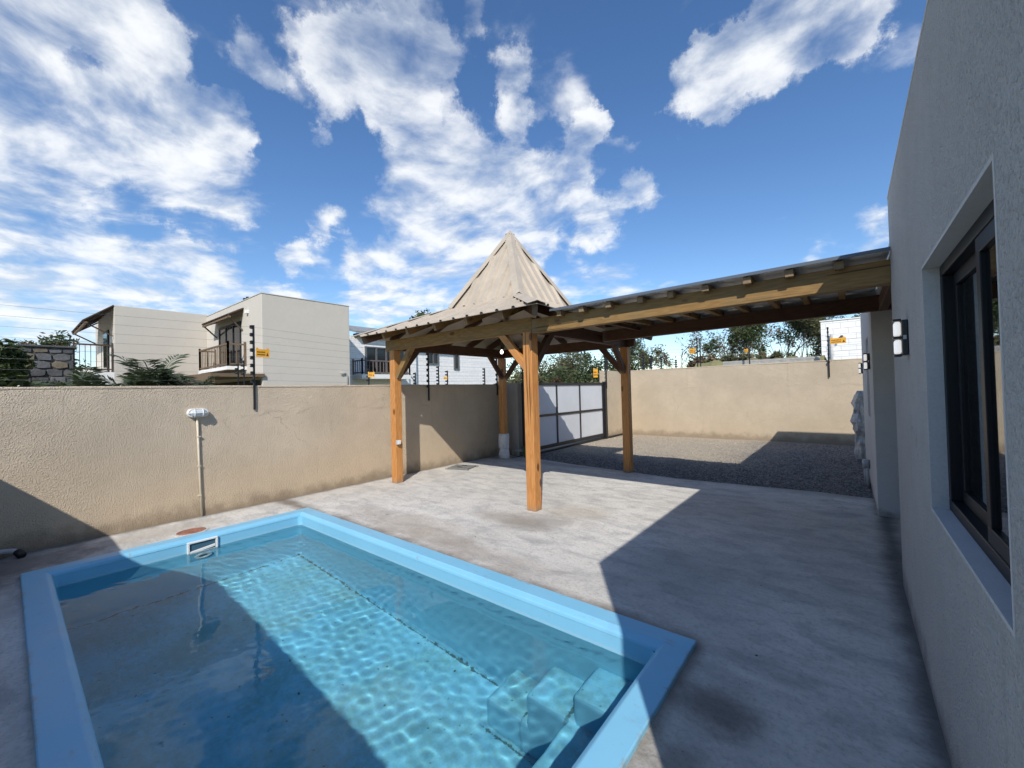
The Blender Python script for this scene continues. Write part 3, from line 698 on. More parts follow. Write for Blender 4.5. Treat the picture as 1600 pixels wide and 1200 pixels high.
# downpipe and wrapped bundle at the annex
dp = thing('drain_pipe', 'grey plastic drain pipe at the foot of the annex wall', 'pipe', (.18, 8.9, 0))
tubeo('pipe', [(.17, 8.7, -.05), (.17, 8.7, .30)], .035, M_GPLAST, dp); tubeo('collar', [(.17, 8.7, .22), (.17, 8.7, .36)], .047, M_GPLAST, dp)
tubeo('pipe', [(.18, 8.55, -.05), (.18, 8.55, .24)], .02, M_GPLAST, dp)
def crumple(name, c, rx, ry, prof, seed, mat, parent, n=22, amp=.18):
    bm = bmesh.new(); rings = []
    for z, s in prof:
        rings.append([bm.verts.new((c[0]+rx*s*math.cos(a)*(1+amp*mn.noise((math.cos(a)*2.3, math.sin(a)*2.3+seed, z*7))*2),
                                    c[1]+ry*s*math.sin(a)*(1+amp*mn.noise((math.cos(a)*2.3+9, math.sin(a)*2.3+seed, z*7))*2),
                                    c[2]+z+.02*mn.noise((a*2, z*9, seed)))) for a in [2*math.pi*k/n for k in range(n)]])
    for A, B in zip(rings, rings[1:]):
        for k in range(n): bm.faces.new((A[k], A[(k+1) % n], B[(k+1) % n], B[k]))
    bm.faces.new(rings[0][::-1]); bm.faces.new(rings[-1])
    return mk(name, bm, mat, parent)
M_SACK = mat_plain('crumpled_plastic', (.50, .48, .45), .4, var=.3, vscale=9, bscale=25, bdist=.02)
M_WRAP = mat_plain('white_wrap', (.72, .70, .67), .5, var=.12, vscale=14, bscale=30, bdist=.012)
c = crumple('wrapped_bundle', (.17, 11.62, -.05), .12, .15, [(0, .9), (.15, 1.05), (.35, .95), (.5, .7), (.62, .95), (.8, 1.1), (.98, .85), (1.05, 1.0), (1.2, 1.05), (1.36, .8), (1.46, .3)], 3, M_SACK, None, amp=.5)
tag(c, 'crumpled plastic-wrapped bundle standing at the annex corner', 'bundle')

# ------------------------------------------------------------------ gazebo
GX0, GX1, GY0, GY1 = -6.38, -3.32, 4.48, 7.53; PW = .145; PT = 2.385
gz = thing('gazebo', 'wooden post gazebo with steep beige metal pyramid roof', 'gazebo', ((GX0+GX1)/2, (GY0+GY1)/2, 0))
for x, y in ((GX0, GY0), (GX1, GY0), (GX1, GY1), (GX0-.1, GY1+.05)):
    bar('post', (x, y, 0), (x, y, PT), PW, PW, M_POST, gz, bevel=.008)
BZ0, BZ1 = PT, PT+.19; bc = (BZ0+BZ1)/2
for a, b, m_ in (((GX0-.22, GY0, bc), (GX1+.07, GY0, bc), M_BEAM), ((GX0-.3, GY1, bc), (GX1+.2, GY1, bc), M_BEAMD)):
    bar('beam', a, b, .10, .19, m_, gz)
for x in (GX0, GX1): bar('beam', (x, GY0+.055, bc-.002), (x, GY1-.055, bc-.002), .10, .186, M_BEAMD, gz)
def brace(x, y, dx, dy, mat):
    p0 = Vector((x+dx*.06, y+dy*.06, PT-.48)); p1 = Vector((x+dx*.50, y+dy*.50, PT+.03))
    bar('brace', p0, p1, .075, .10, mat, gz, up=(0, 0, 1))
for x, sx_ in ((GX0, 1), (GX1, -1)):
    for y, sy2 in ((GY0, 1), (GY1, -1)):
        brace(x, y, sx_, 0, M_BEAM if sy2 > 0 and sx_ > 0 else (M_POST if sy2 > 0 else M_BEAMD)); brace(x, y, 0, sy2, M_BEAMD)
ACX, ACY = -4.87, 6.02; EH, KH = 2.03, .80; EZ, KZ, AZ = 2.63, 3.13, 4.56
# the four roof slopes: a low skirt and a steep spire, standing ribs on each
for q in range(4):
    R = Matrix.Translation((ACX, ACY, 0)) @ Matrix.Rotation(math.pi/2*q, 4, 'Z')
    def P(a, t, lift=0.0, part=0):   # a: along the eave, t: 0 eave..1 knee (part 0) / knee..apex (part 1)
        if part == 0: h, z = EH+(KH-EH)*t, EZ+(KZ-EZ)*t; nrm = Vector((0, -(KZ-EZ), EH-KH)).normalized()
        else: h, z = KH*(1-t), KZ+(AZ-KZ)*t; nrm = Vector((0, -(AZ-KZ), KH)).normalized()
        return Vector((a, -h, z)) + nrm*lift
    for part in (0, 1):
        bm = bmesh.new()
        if part == 0: pts = [P(-EH, 0), P(EH, 0), P(KH, 1), P(-KH, 1)]
        else: pts = [P(-KH, 0, 0, 1), P(KH, 0, 0, 1), P(0, 1, 0, 1)]
        bm.faces.new([bm.verts.new(p) for p in pts])
        sh = mk('roof_sheet', bm, [M_ROOF], gz, matrix=R, solid=.006)
        step = .27 if part == 0 else .235
        half = EH if part == 0 else KH
        n_r = int((half-.12)/step)
        for k in range(-n_r, n_r+1):
            a = k*step + (.06 if part == 0 else .04)
            if abs(a) > half-.1: continue
            tmax = min(1.0, (EH-abs(a))/(EH-KH)) if part == 0 else 1-abs(a)/KH
            if tmax < .08: continue
            t0 = -.012 if part == 0 else .0
            t1 = tmax*.97 if tmax < 1 else 1.0
            bm = bmesh.new(); hh, w0, w1 = (.030 if part == 0 else .040), .034, .018
            A = [bm.verts.new(P(a+o_, t0, l_, part)) for o_, l_ in ((-w0, .002), (-w1, hh), (w1, hh), (w0, .002))]
            B = [bm.verts.new(P(a+o_, t1, l_, part)) for o_, l_ in ((-w0, .002), (-w1, hh), (w1, hh), (w0, .002))]
            for i_ in range(3): bm.faces.new((A[i_], A[i_+1], B[i_+1], B[i_]))
            mk('rib', bm, M_ROOF, sh, matrix=R, solid=.003)
            if t0 < 0:
                bm = bmesh.new(); bm.faces.new([bm.verts.new(P(a+o_, .004, l_, part)) for o_, l_ in ((-w0+.004, .004), (-w1+.003, hh-.004), (w1-.003, hh-.004), (w0-.004, .004))])
                mk('rib_mouth_shade', bm, M_SHEETD, sh, matrix=R)  # dark plate stands for the shade inside the open rib end
    # hip flashings over the corners
    def hip(p0, p1, w):
        R3 = R
        d = (p1-p0).normalized(); out = Vector((1, -1, 0)).normalized(); side = Vector((1, 1, 0)).normalized()
        nrm = (out - d*out.dot(d)).normalized()
        bm = bmesh.new(); row = []
        for p in (p0, p1):
            # each wing lies along its own slope
            row.append([bm.verts.new(p + nrm*.036 - side*w - out*w*.0 - nrm*w*dropk), bm.verts.new(p+nrm*.040), bm.verts.new(p + nrm*.036 + side*w - nrm*w*dropk)])
        for i_ in range(2): bm.faces.new((row[0][i_], row[0][i_+1], row[1][i_+1], row[1][i_]))
        mk('hip_flashing', bm, M_ROOF, gz, matrix=R3, solid=.004)
    dropk = .28; hip(Vector((EH+.01, -EH-.01, EZ)), Vector((KH, -KH, KZ)), .12)
    dropk = .80; kp = Vector((KH+.01, -KH-.01, KZ+.02)); ap = Vector((0, 0, AZ+.01)); hip(kp+(ap-kp)*.46, ap, .085); hip(kp+Vector((.006, -.006, .004)), kp+(ap-kp)*.50+Vector((.006, -.006, .004)), .095)
    # rafters below the skirt
    hipd = (P(EH-.06, .02, -.09), P(KH, 1, -.09))
    for a in (-1.35, -.68, 0, .68, 1.35):
        tm = min(1.0, (EH-abs(a))/(EH-KH))
        bar('rafter', R @ P(a, .09, -.075), R @ P(a, tm*.98, -.075), .055, .12, M_BEAM if q == 0 else M_BEAMD, gz)
    bar('hip_rafter', R @ Vector((EH-.10, -EH+.10, EZ-.05)), R @ Vector((KH, -KH, KZ-.09)), .06, .14, M_BEAMD, gz)
    bar('spire_rafter', R @ Vector((KH-.03, -KH+.03, KZ-.05)), R @ Vector((.03, -.03, AZ-.12)), .05, .09, M_BEAMD, gz)
bm = bmesh.new()   # finial cap
v = [bm.verts.new((ACX+a*.13, ACY+b*.13, AZ-.19)) for a, b in ((-1, -1), (1, -1), (1, 1), (-1, 1))]; tip = bm.verts.new((ACX, ACY, AZ+.075))
for k in range(4): bm.faces.new((v[k], v[(k+1) % 4], tip))
mk('apex_cap', bm, M_ROOF, gz, solid=.004)

wr = crumple('plastic_wrap', (GX0-.1, GY1+.05, 0), .115, .115, [(0, 1.05), (.08, 1.15), (.18, .98), (.22, .9), (.26, 1.05), (.4, 1.12), (.52, 1.05), (.58, 1.0)], 8, M_WRAP, None, amp=.13)
tag(wr, 'white plastic wrapped round the foot of the gazebo post by the gate', 'plastic wrap')
so = thing('outdoor_socket', 'small grey socket box on the gazebo post beside the boundary wall', 'socket', (GX0+.08, GY0-.05, .66))
zc = on_y(629, 692, GY0-.05).z
bx('box', (GX0+PW/2, GX0+PW/2+.05, GY0-.075, GY0+.0, zc-.04, zc+.04), M_GPLAST, so, bevel=.008)
bx('cover', (GX0+PW/2+.05, GX0+PW/2+.062, GY0-.07, GY0-.005, zc-.033, zc+.036), M_WPLAST, so, bevel=.005)
bp = on_y(784, 550, 6.0)
lb = thing('hanging_bulb', 'lit bulb hanging on a cord under the gazebo roof', 'light bulb', bp)
bm = bmesh.new(); lathe(bm, [(.004, -.04), (.02, -.035), (.032, -.012), (.032, .008), (.02, .03), (.014, .045)], 16)
mk('bulb', bm, M_BULB, lb, smooth=True, matrix=Matrix.Translation(bp))
tubeo('socket_cap', [bp+Vector((0, 0, .045)), bp+Vector((0, 0, .10))], .018, M_BLACK, lb)
tubeo('cord', [bp+Vector((0, 0, .10)), Vector((bp.x, bp.y, 3.3))], .004, M_BLACK, lb, n=5)

# ------------------------------------------------------------------ carport roof linking gazebo and house
cpt = thing('carport', 'flat timber carport roof joining the gazebo to the house', 'carport', (-1.5, 5.5, 0))
FB0, FB1 = 2.355, 2.545
bar('beam', (GX1+.08, 4.47, (FB0+FB1)/2), (HX+.0, 4.47, (FB0+FB1)/2+.02), .10, FB1-FB0, M_BEAM, cpt)
bar('beam', (GX1+.052, 6.55, 2.50), (.9, 6.50, 2.53), .10, .18, M_BEAMD, cpt)
for i in range(9):
    x = -2.78 + .343*i + (0.02 if i % 3 == 0 else 0)
    bar('rafter', (x, 4.33+.02*math.sin(i*5), 2.545+.003*i), (x, 6.98, 2.635+.003*i), .065, .065, M_BEAM, cpt)
    # short packing blocks seated in the beam under each rafter end
bm = bmesh.new(); nx = 60; A, B = [], []
for i in range(nx+1):     # corrugated sheet
    x = -2.86 + (HX-.005+2.86)*i/nx; z = .012*(1 if i % 6 in (0, 1) else 0) + .024*(i/nx)
    A.append(bm.verts.new((x, 4.285, 2.582+z))); B.append(bm.verts.new((x, 7.05, 2.680+z)))
for i in range(nx): bm.faces.new((A[i], A[i+1], B[i+1], B[i]))
mk('roof_sheet', bm, M_SHEET, cpt, solid=.003)
bar('edge_trim', (-2.86, 4.28, 2.592), (HX-.004, 4.28, 2.616), .006, .028, M_SHEETD, cpt, bevel=0)
bar('closure_board', (GX1+.052, 6.61, 2.62), (1.0, 6.58, 2.65), .02, .075, M_SHEET, cpt, bevel=0)
bar('wall_plate', (HX+.05, 4.55, 2.50), (HX+.05, 6.5, 2.50), .08, .14, M_BEAMD, cpt)
bar('batten', (-2.62, 4.55, 2.52), (-2.62, 6.5, 2.55), .05, .045, M_BEAMD, cpt)

# ------------------------------------------------------------------ sliding gate
GXX = -6.28
gate = thing('sliding_gate', 'black steel sliding gate with pale grey panels', 'gate', (GXX, 10.4, 0))
gys = [8.36, 9.63, 10.89, 12.36]; gz0, gzm, gz1 = .10, .93, 1.76
for z, h in ((gz0, .09), (gzm, .06), (gz1, .07)): bar('rail', (GXX, gys[0]-.03, z), (GXX, gys[-1]+.03, z), .05, h, M_BLACK, gate, bevel=.004)
for y in gys: bar('upright', (GXX, y, gz0+.045), (GXX, y, gz1-.035), .05, .05, M_BLACK, gate, bevel=.004)
for ya, yb in zip(gys, gys[1:]):
    for za, zb in ((gz0+.045, gzm-.03), (gzm+.03, gz1-.035)):
        bx('panel', (GXX-.012, GXX-.002, ya+.025, yb-.025, za, zb), M_PANEL, gate)
bar('wheel_track', (GXX, 7.6, -.02), (GXX, 13.8, -.02), .06, .05, M_BLACK, gate, bevel=0)
gp = thing('gate_post', 'pair of black steel guide posts between gate and grey pier', 'gate post', (GXX, 8.1, 0))
bar('post', (GXX+.06, 8.05, 0), (GXX+.06, 8.05, 1.80), .06, .06, M_BLACK, gp); bar('post', (GXX+.06, 8.26, 0), (GXX+.06, 8.26, 1.80), .07, .07, M_BLACK, gp)
bar('cross_plate', (GXX+.06, 8.02, 1.74), (GXX+.06, 8.29, 1.74), .05, .06, M_BLACK, gp)
tag(bar('gate_post', (GXX+.02, 12.5, -.05), (GXX+.02, 12.5, 1.83), .11, .12, M_BLACK), 'thick black steel post where the gate meets the beige wall', 'gate post')
cd = thing('cable_conduit', 'pale vertical conduit pipe between the black gate guide posts', 'conduit', (GXX+.05, 8.14, 0))
tubeo('pipe', [(GXX+.06, 8.15, 0), (GXX+.06, 8.15, 1.62)], .022, M_CONDUIT, cd); tubeo('cap', [(GXX+.06, 8.15, 1.62), (GXX+.06, 8.15, 1.66)], .03, M_WPLAST, cd)
pb = on_g(812, 712); cb = thing('cement_block', 'hollow cement block on the ground beside the gate guide posts', 'block', (pb.x, pb.y, 0))
boxes('block_body', [(pb.x-.2, pb.x+.2, pb.y-.06, pb.y+.1, .11, .16), (pb.x-.2, pb.x-.14, pb.y-.06, pb.y+.1, 0, .11), (pb.x+.14, pb.x+.2, pb.y-.06, pb.y+.1, 0, .11), (pb.x-.03, pb.x+.03, pb.y-.05, pb.y+.09, 0, .11)], M_BLOCKC, cb, bevel=.006)
pg = on_g(823, 714)
bm = bmesh.new(); lathe(bm, [(.09, 0), (.12, .22), (.13, .225), (.13, .245), (.115, .245), (.085, .02)], 18)
tag(mk('plant_pot', bm, M_GREENP, matrix=Matrix.Translation((pg.x+.02, pg.y, 0))), 'green plastic pot on the slab beside the sliding gate', 'pot')

# ------------------------------------------------------------------ electric fence on the walls
def fence(label, posts, wires, x_off=0.0, name='electric_fence'):
    """posts: list of (x, y, zbottom, ztop, ux, uy); wires: heights above; strung from first to last anchor"""
    o = thing(name, label, 'fence', (posts[0][0], posts[0][1], 0))
    for x, y, za, zb, n_ins in posts:
        p = bar('post', (x, y, za), (x, y, zb), .030, .024, M_BLACK, o, bevel=.003)
        for k in range(n_ins):
            z = zb-.03-k*.115
            if z < za+.05: break
            bm = bmesh.new(); lathe(bm, [(.010, -.028), (.025, -.02), (.025, -.006), (.016, 0), (.025, .006), (.025, .02), (.010, .028)], 10)
            mk('insulator', bm, M_BLACK, p, matrix=Matrix.Translation((x, y-.028, z)) )
    for path, r in wires: tubeo('wire', path, r, M_WIRE, o, n=4)
    return o
pA, pB = on_x(396, 508, -6.88), on_x(669, 552, -6.88)
zA = pA.z
posts = [(-6.885, -.95, 1.42, zA, 8), (-6.885, pA.y, 1.42, zA, 8), (-6.885, pB.y, 1.44, 2.46, 7), (-6.885, 7.85, 1.5, 2.62, 8)]
wires = [([(-6.885, -1.1, zA-.03-k*.113), (-6.885, .6, zA-.045-k*.113), (-6.885, pA.y, zA-.03-k*.113), (-6.885, 4.2, zA-.115-k*.108), (-6.885, pB.y, zA-.2-k*.106), (-6.885, 7.85, zA-.17-k*.106)], .0015) for k in range(8)]
fence('black electric fence posts and thin wires along the wall behind the pool', posts, wires)
pC = on_y(1293, 511, FW_Y-.03); zC = pC.z
posts = [(pC.x, FW_Y-.03, 1.75, zC, 9), (on_y(1088, 560, FW_Y-.03).x, FW_Y+.1, 2.2, on_y(1087, 528, FW_Y).z, 7), (on_y(1092, 560, FW_Y).x, FW_Y+.18, 2.2, on_y(1091, 529, FW_Y).z, 7), (-6.2, FW_Y+.1, 2.2, 3.0, 7), (on_y(1170, 556, FW_Y).x, FW_Y+.1, 2.2, 2.72, 3)]
wires = [([(-6.2, FW_Y-.02, 2.34+k*.1), (-4.7, FW_Y-.02, 2.33+k*.1), (pC.x, FW_Y-.05, 2.35+k*.1), (1.3, FW_Y-.03, 2.35+k*.1)], .0025) for k in range(6)]
fence('black electric fence posts along the top of the tall yard wall', posts, wires)
posts = [(GXX+.1, 12.5, 1.6, 2.95, 9), (GXX-.05, 12.72, 2.1, 3.0, 8), (GXX-.05, 12.9, 2.1, 3.0, 8), (GXX+.06, 8.05, 1.7, 2.75, 8)]
fence('tall black electric fence posts at both ends of the sliding gate', posts, [([(GXX-.02, 8.05, 1.95+.11*k), (GXX-.02, 12.5, 1.98+.11*k)], .0025) for k in range(7)])
for i, (u, vt, vb, D) in enumerate(((1005, 553, 575, 18), (1017, 555, 575, 20), (1033, 557, 575, 22), (1056, 562, 575, 24))):
    b, t = at_dist(u, vb+16, D), at_dist(u, vt, D)
    o = thing('fence_post', ['far black fence post standing first beyond the gazebo post and yard wall', 'far black fence post second along beyond the yard wall', 'far black fence post third along beyond the yard wall', 'smallest far black fence post, last along beyond the yard wall'][i], 'fence post', (b.x, b.y, 0), 'far fence posts')
    bar('post', (b.x, b.y, -.16), (t.x, t.y, t.z), .05, .05, M_BLACK, o, bevel=0)
    for k in range(6):
        bm = bmesh.new(); lathe(bm, [(.02, -.035), (.07, -.02), (.07, .02), (.02, .035)], 8); mk('insulator', bm, M_BLACK, o, matrix=Matrix.Translation((t.x, t.y, t.z-.04-k*.11)))
# neighbours' own fence seen over the wall
for i, (u, vt, D, n_i, lab) in enumerate(((649, 582, 15.5, 5, 'small black fence post in front of the white house near its balcony'), (685, 572, 15.2, 6, 'black fence post in front of the double window of the white house'), (699, 579, 15.8, 5, 'small black fence post carrying a yellow sign before the white house'),
                                     (757, 575, 16.5, 6, 'black fence post before the blank end of the white house'), (576, 576, 15, 4, 'black fence post under the balcony of the white house'), (381, 563, 14.5, 4, 'black fence post before the balcony of the cream house'), (372, 568, 14.6, 3, 'shorter black fence post before the porch of the cream house'))):
    t = at_dist(u, vt, D); o = thing('fence_post', lab, 'fence post', (t.x, t.y, 0), "posts of the neighbours' fence")
    bar('post', (t.x, t.y, -.16), (t.x, t.y, t.z), .035, .03, M_BLACK, o, bevel=0)
    for k in range(n_i):
        bm = bmesh.new(); lathe(bm, [(.015, -.03), (.05, -.018), (.05, .018), (.015, .03)], 8); mk('insulator', bm, M_BLACK, o, matrix=Matrix.Translation((t.x-.03, t.y-.03, t.z-.04-k*.12)))

def sign(label, p, right, up, w, h):
    """yellow plate: p top-left corner"""
    right, up = Vector(right).normalized(), Vector(up).normalized(); n = right.cross(up).normalized()
    o = thing('warning_sign', label, 'sign', p, 'yellow warning signs on the electric fences')
    m = Matrix.Identity(4)
    for i in range(3): m[i][0], m[i][1], m[i][2], m[i][3] = right[i], up[i], n[i], p[i]
    bm = bmesh.new(); box(bm, 0, w, -h, 0, -.002, .002); mk('plate', bm, M_YELLOW, o, matrix=m)
    for cx in (.08*w, .86*w):
        bm = bmesh.new(); box(bm, cx-.012, cx+.03*w+.012, .001, h*.16, -.002, .002); mk('hook', bm, M_YELLOW, o, matrix=m)
    bm = bmesh.new()
    for r0, n_ in ((.30, 7), (.62, 9)):
        for k in range(n_):
            a = .08*w + k*(.62*w/n_); box(bm, a, a+.62*w/n_*.68, -h*(r0+.15), -h*r0, .0022, .0035)
    mk('lettering', bm, M_INK, o, matrix=m)
    bm = bmesh.new(); q = [bm.verts.new((x*w, -y*h, .003)) for x, y in ((.76, .82), (.94, .82), (.85, .38))]; bm.faces.new(q); mk('warning_triangle', bm, M_INK, o, matrix=m)
p = on_x(400, 545, -6.86); sign('yellow warning sign hung on the fence post before the cream house', p, (0, 1, -.03), (0, 0, 1), .185, .12)
p = on_y(1297, 529, FW_Y-.08); sign('yellow warning sign on the yard wall fence before the white block building', p, (1, 0, .02), (0, 0, 1), .33, .15)
p = on_y(1077, 545, FW_Y-.05); sign('yellow warning sign by the twin posts on the yard wall', p, (1, 0, 0), (0, 0, 1), .18, .16)
p = on_y(1163, 546, FW_Y-.05); sign('small yellow warning sign before the dense trees on the yard wall', p, (1, 0, 0), (0, 0, 1), .10, .09)
p = at_dist(575, 582, 14.9); sign('yellow warning sign under the balcony of the white house', p, (.75, .66, 0), (0, 0, 1), .22, .16)
p = at_dist(693, 589, 15.7); sign('small yellow warning sign before the blank stretch of the white house', p, (.75, .66, 0), (0, 0, 1), .14, .09)
p = on_x(927, 577, GXX); sign('yellow warning sign beside the tall posts at the gate end', p, (.5, .85, 0), (0, 0, 1), .16, .26)

# ------------------------------------------------------------------ small things on wall and patio
ly = on_x(308, 645, -6.9); LY, LZ = ly.y, ly.z
lamp = thing('bulkhead_lamp', 'white oval bulkhead lamp with wire cage on the boundary wall', 'lamp', (-6.9, LY, LZ))
def oval(name, prof, mat, parent, hw=.12, hh=.058, n=28):
    bm = bmesh.new(); rings = []
    for s, d in prof:
        rings.append([bm.verts.new((-6.9+d, LY+s*(math.copysign(hw-hh, math.cos(a))+hh*math.cos(a)), LZ+s*hh*math.sin(a))) for a in [2*math.pi*(k+.5)/n for k in range(n)]])
    for A, B in zip(rings, rings[1:]):
        for k in range(n): bm.faces.new((A[k], A[(k+1) % n], B[(k+1) % n], B[k]))
    bm.faces.new(rings[0][::-1]); bm.faces.new(rings[-1])
    return mk(name, bm, mat, parent, smooth=False, bevel=.002)
oval('base', [(1, 0), (1, .05), (.95, .06), (.84, .06), (.82, .05)], M_WPLAST, lamp)
oval('lens', [(.80, .045), (.78, .075), (.62, .095), (.3, .105)], M_LENS, lamp)
for dy in (-.045, .045):
    tubeo('cage_bar', [(-6.9+.06, LY+dy, LZ-.055), (-6.9+.10, LY+dy, LZ-.04), (-6.9+.115, LY+dy, LZ), (-6.9+.10, LY+dy, LZ+.04), (-6.9+.06, LY+dy, LZ+.055)], .006, M_WPLAST, lamp, n=6)
tubeo('cage_bar', [(-6.9+.06, LY-.115, LZ), (-6.9+.10, LY-.08, LZ), (-6.9+.115, LY, LZ), (-6.9+.10, LY+.08, LZ), (-6.9+.06, LY+.115, LZ)], .006, M_WPLAST, lamp, n=6)
cdt = thing('wall_conduit', 'cream plastic conduit running down the wall below the oval lamp', 'conduit', (-6.88, LY, 0))
tubeo('pipe', [(-6.882, LY+.035, -.02), (-6.882, LY+.012, .7), (-6.882, LY-.005, LZ-.05)], .0135, M_CONDUIT, cdt)
for z in (.28, .68, 1.08): bx('clip', (-6.901, -6.865, LY+.01-.02, LY+.01+.022, z, z+.014), M_CONDUIT, cdt)
pm = on_g(722, 731)
mc = thing('inspection_cover', 'square cast inspection cover lying askew by the wall under the gazebo', 'cover', (pm.x, pm.y, 0))
mmx = Matrix.Translation((pm.x, pm.y, 0)) @ Matrix.Rotation(.3, 4, 'Z')
bm = bmesh.new(); box(bm, -.24, .24, -.2, .2, .002, .03); mk('plate', bm, M_COVER, mc, bevel=.006, matrix=mmx)
bm = bmesh.new(); [box(bm, -.27, .27, s-.02, s+.02, .001, .018) for s in (-.225, .225)]; mk('rim', bm, M_COVER, mc, bevel=.004, matrix=mmx)
bm = bmesh.new(); [box(bm, -.06, .06, s-.01, s+.01, .03, .042) for s in (-.1, .1)]; mk('handle', bm, M_BLACK, mc, matrix=mmx)
pr_ = on_g(299, 831)
rc = thing('drain_cover', 'round rusty drain cover set in the slab between pool and wall', 'cover', (pr_.x, pr_.y, 0))
bm = bmesh.new(); lathe(bm, [(.145, .001), (.145, .010), (.13, .014), (.12, .010), (.02, .011)], 28); mk('lid', bm, M_RUST, rc, matrix=Matrix.Translation((pr_.x, pr_.y, 0)) @ Matrix.Diagonal((.85, 1, 1, 1)))
bm = bmesh.new(); lathe(bm, [(.175, .001), (.175, .006), (.148, .007)], 28); mk('rim', bm, M_PATIO, rc, matrix=Matrix.Translation((pr_.x, pr_.y, 0)) @ Matrix.Diagonal((.85, 1, 1, 1)))
p0 = on_g(0, 866, .06); p1 = on_g(22, 861, .06)
pv_ = thing('pvc_pipe', 'grey plastic pipe elbow with black end at the foot of the wall', 'pipe', (p1.x, p1.y, 0))
tubeo('pipe', [(p1.x-.02, -.6, .07), (p1.x-.01, p1.y-.06, .07), (p1.x+.02, p1.y-.01, .065), (p1.x+.06, p1.y+.03, .05)], .028, M_GPLAST, pv_, n=12)
tubeo('coupling', [(p1.x-.012, p1.y-.20, .07), (p1.x-.012, p1.y-.10, .07)], .036, M_BLACK, pv_, n=12)
tubeo('end_cap', [(p1.x+.05, p1.y+.025, .05), (p1.x+.13, p1.y+.05, .03)], .036, M_BLACK, pv_, n=12)

# ------------------------------------------------------------------ neighbouring houses
KX, KY, KZT = -19.13, 6.85, 6.0
h1 = thing('neighbour_house', 'cream two-storey flat-roofed house beyond the boundary wall', 'house', (-23, 8, 0))
WX, WYY, WZT = -26.7, 3.24, 6.12
bx('wall', (WX+.0, KX, KY, 10.8, -.16, KZT), M_CREAM, h1, bevel=.02)
bx('wall', (-33, WX, WYY, KY+2, -.16, WZT), M_CREAM, h1, bevel=.02)
boxes('parapet_cap', [(WX-.02, KX+.02, KY-.02, 10.82, KZT, KZT+.03)], M_CREAM, h1)
for x in (-22.2, -22.6): tubeo('vent_pipe', [(x, KY+.5, 6), (x, KY+.5, 6.42)], .07, M_BLACK, h1)
# window, awning and balcony on the front face
wa, wb = on_y(343, 510, KY), on_y(377, 505, KY); wx0, wx1 = wa.x, wb.x
fl = 3.1
wf = boxes('window', [(wx0, wx1, KY-.05, KY, 5.02, 5.12), (wx0, wx0+.1, KY-.05, KY, fl, 5.02), (wx1-.1, wx1, KY-.05, KY, fl, 5.02)] + [(wx0+(wx1-wx0)*t-.05, wx0+(wx1-wx0)*t+.05, KY-.05, KY, fl, 5.02) for t in (.34, .67)], M_FRAME, h1)
for t in (.0, .34, .67):
    xa = wx0+(wx1-wx0)*t+.06; xb = wx0+(wx1-wx0)*(t+.33)-.06; bx('pane', (xa, xb, KY-.02, KY-.012, fl, 5.0), M_DGLASS, wf)
    bx('curtain_panel', (xa+.1, xa+.45, KY-.011, KY-.006, fl, 4.95), M_CURTAIN, wf)
def awning(x0, x1, yw, zt, depth, drop, par):
    aw = None
    bm = bmesh.new(); n = int((x1-x0)/.16); rows = []
    for t in (0, .5, 1):
        rows.append([bm.verts.new((x0+(x1-x0)*i/n, yw-depth*t, zt-drop*t+.03*(i % 2))) for i in range(n+1)])
    for A, B in zip(rows, rows[1:]):
        for i in range(n): bm.faces.new((A[i], A[i+1], B[i+1], B[i]))
    aw = mk('awning', bm, M_AWN, par, solid=.04)
    for x in (x0+.15, x1-.15):
        bar('awning_strut', (x, yw-.02, zt-drop-.62), (x, yw-depth*.92, zt-drop-.08), .05, .06, M_AWN, aw, bevel=0)
        bar('awning_arm', (x, yw-.02, zt-.2), (x, yw-depth*.98, zt-drop-.10), .05, .06, M_AWN, aw, bevel=0)
    for x in [x0+.15+(x1-x0-.3)*k/4 for k in range(5)]: bar('awning_rafter', (x, yw-.01, zt-.08), (x, yw-depth*.98, zt-drop-.05), .05, .07, M_AWN, aw, bevel=0)
    bar('awning_plate', (x0, yw-depth*.9, zt-drop-.08), (x1, yw-depth*.9, zt-drop-.08), .08, .08, M_DECKW, aw, bevel=0)
awning(wx0-.5, wx1+.35, KY, 5.66, .62, .36, h1)
def railing(pts, z0, z1, par, sp=.16, mat=None, w=.05):
    mat = mat or M_DECKW; first = None
    rl = bar('balcony_rail', (*pts[0], z1), (*pts[1], z1), .06, .07, mat, par, bevel=0)
    for (a, b) in zip(pts, pts[1:]):
        a, b = Vector((*a, 0)), Vector((*b, 0)); L = (b-a).length; n = max(1, int(L/sp))
        if (a-Vector((*pts[0], 0))).length > .01: bar('rail', (a.x, a.y, z1), (b.x, b.y, z1), .06, .07, mat, rl, bevel=0)
        bar('rail', (a.x, a.y, z0+.08), (b.x, b.y, z0+.08), .06, .06, mat, rl, bevel=0)
        for k in range(n+1):
            q = a+(b-a)*k/n; big = k in (0, n)
            ww = .09 if big else w
            bar('baluster', (q.x, q.y, z0 if not big else z0-.08), (q.x, q.y, z1-.02 if not big else z1+.12), ww, (ww*.7 if big or w > .07 else .018), mat, rl, bevel=0)
    return rl
bD = .7; bx0, bx1 = wx0-.55, wx1+.55
bx('balcony_slab', (bx0-.05, bx1+.05, KY-bD-.05, KY, 2.85, 3.0), M_WHITEW, h1)
railing([(bx0, KY-.05), (bx0, KY-bD), (bx1, KY-bD), (bx1, KY-.05)], 3.02, 3.98, h1, sp=.22, w=.065)
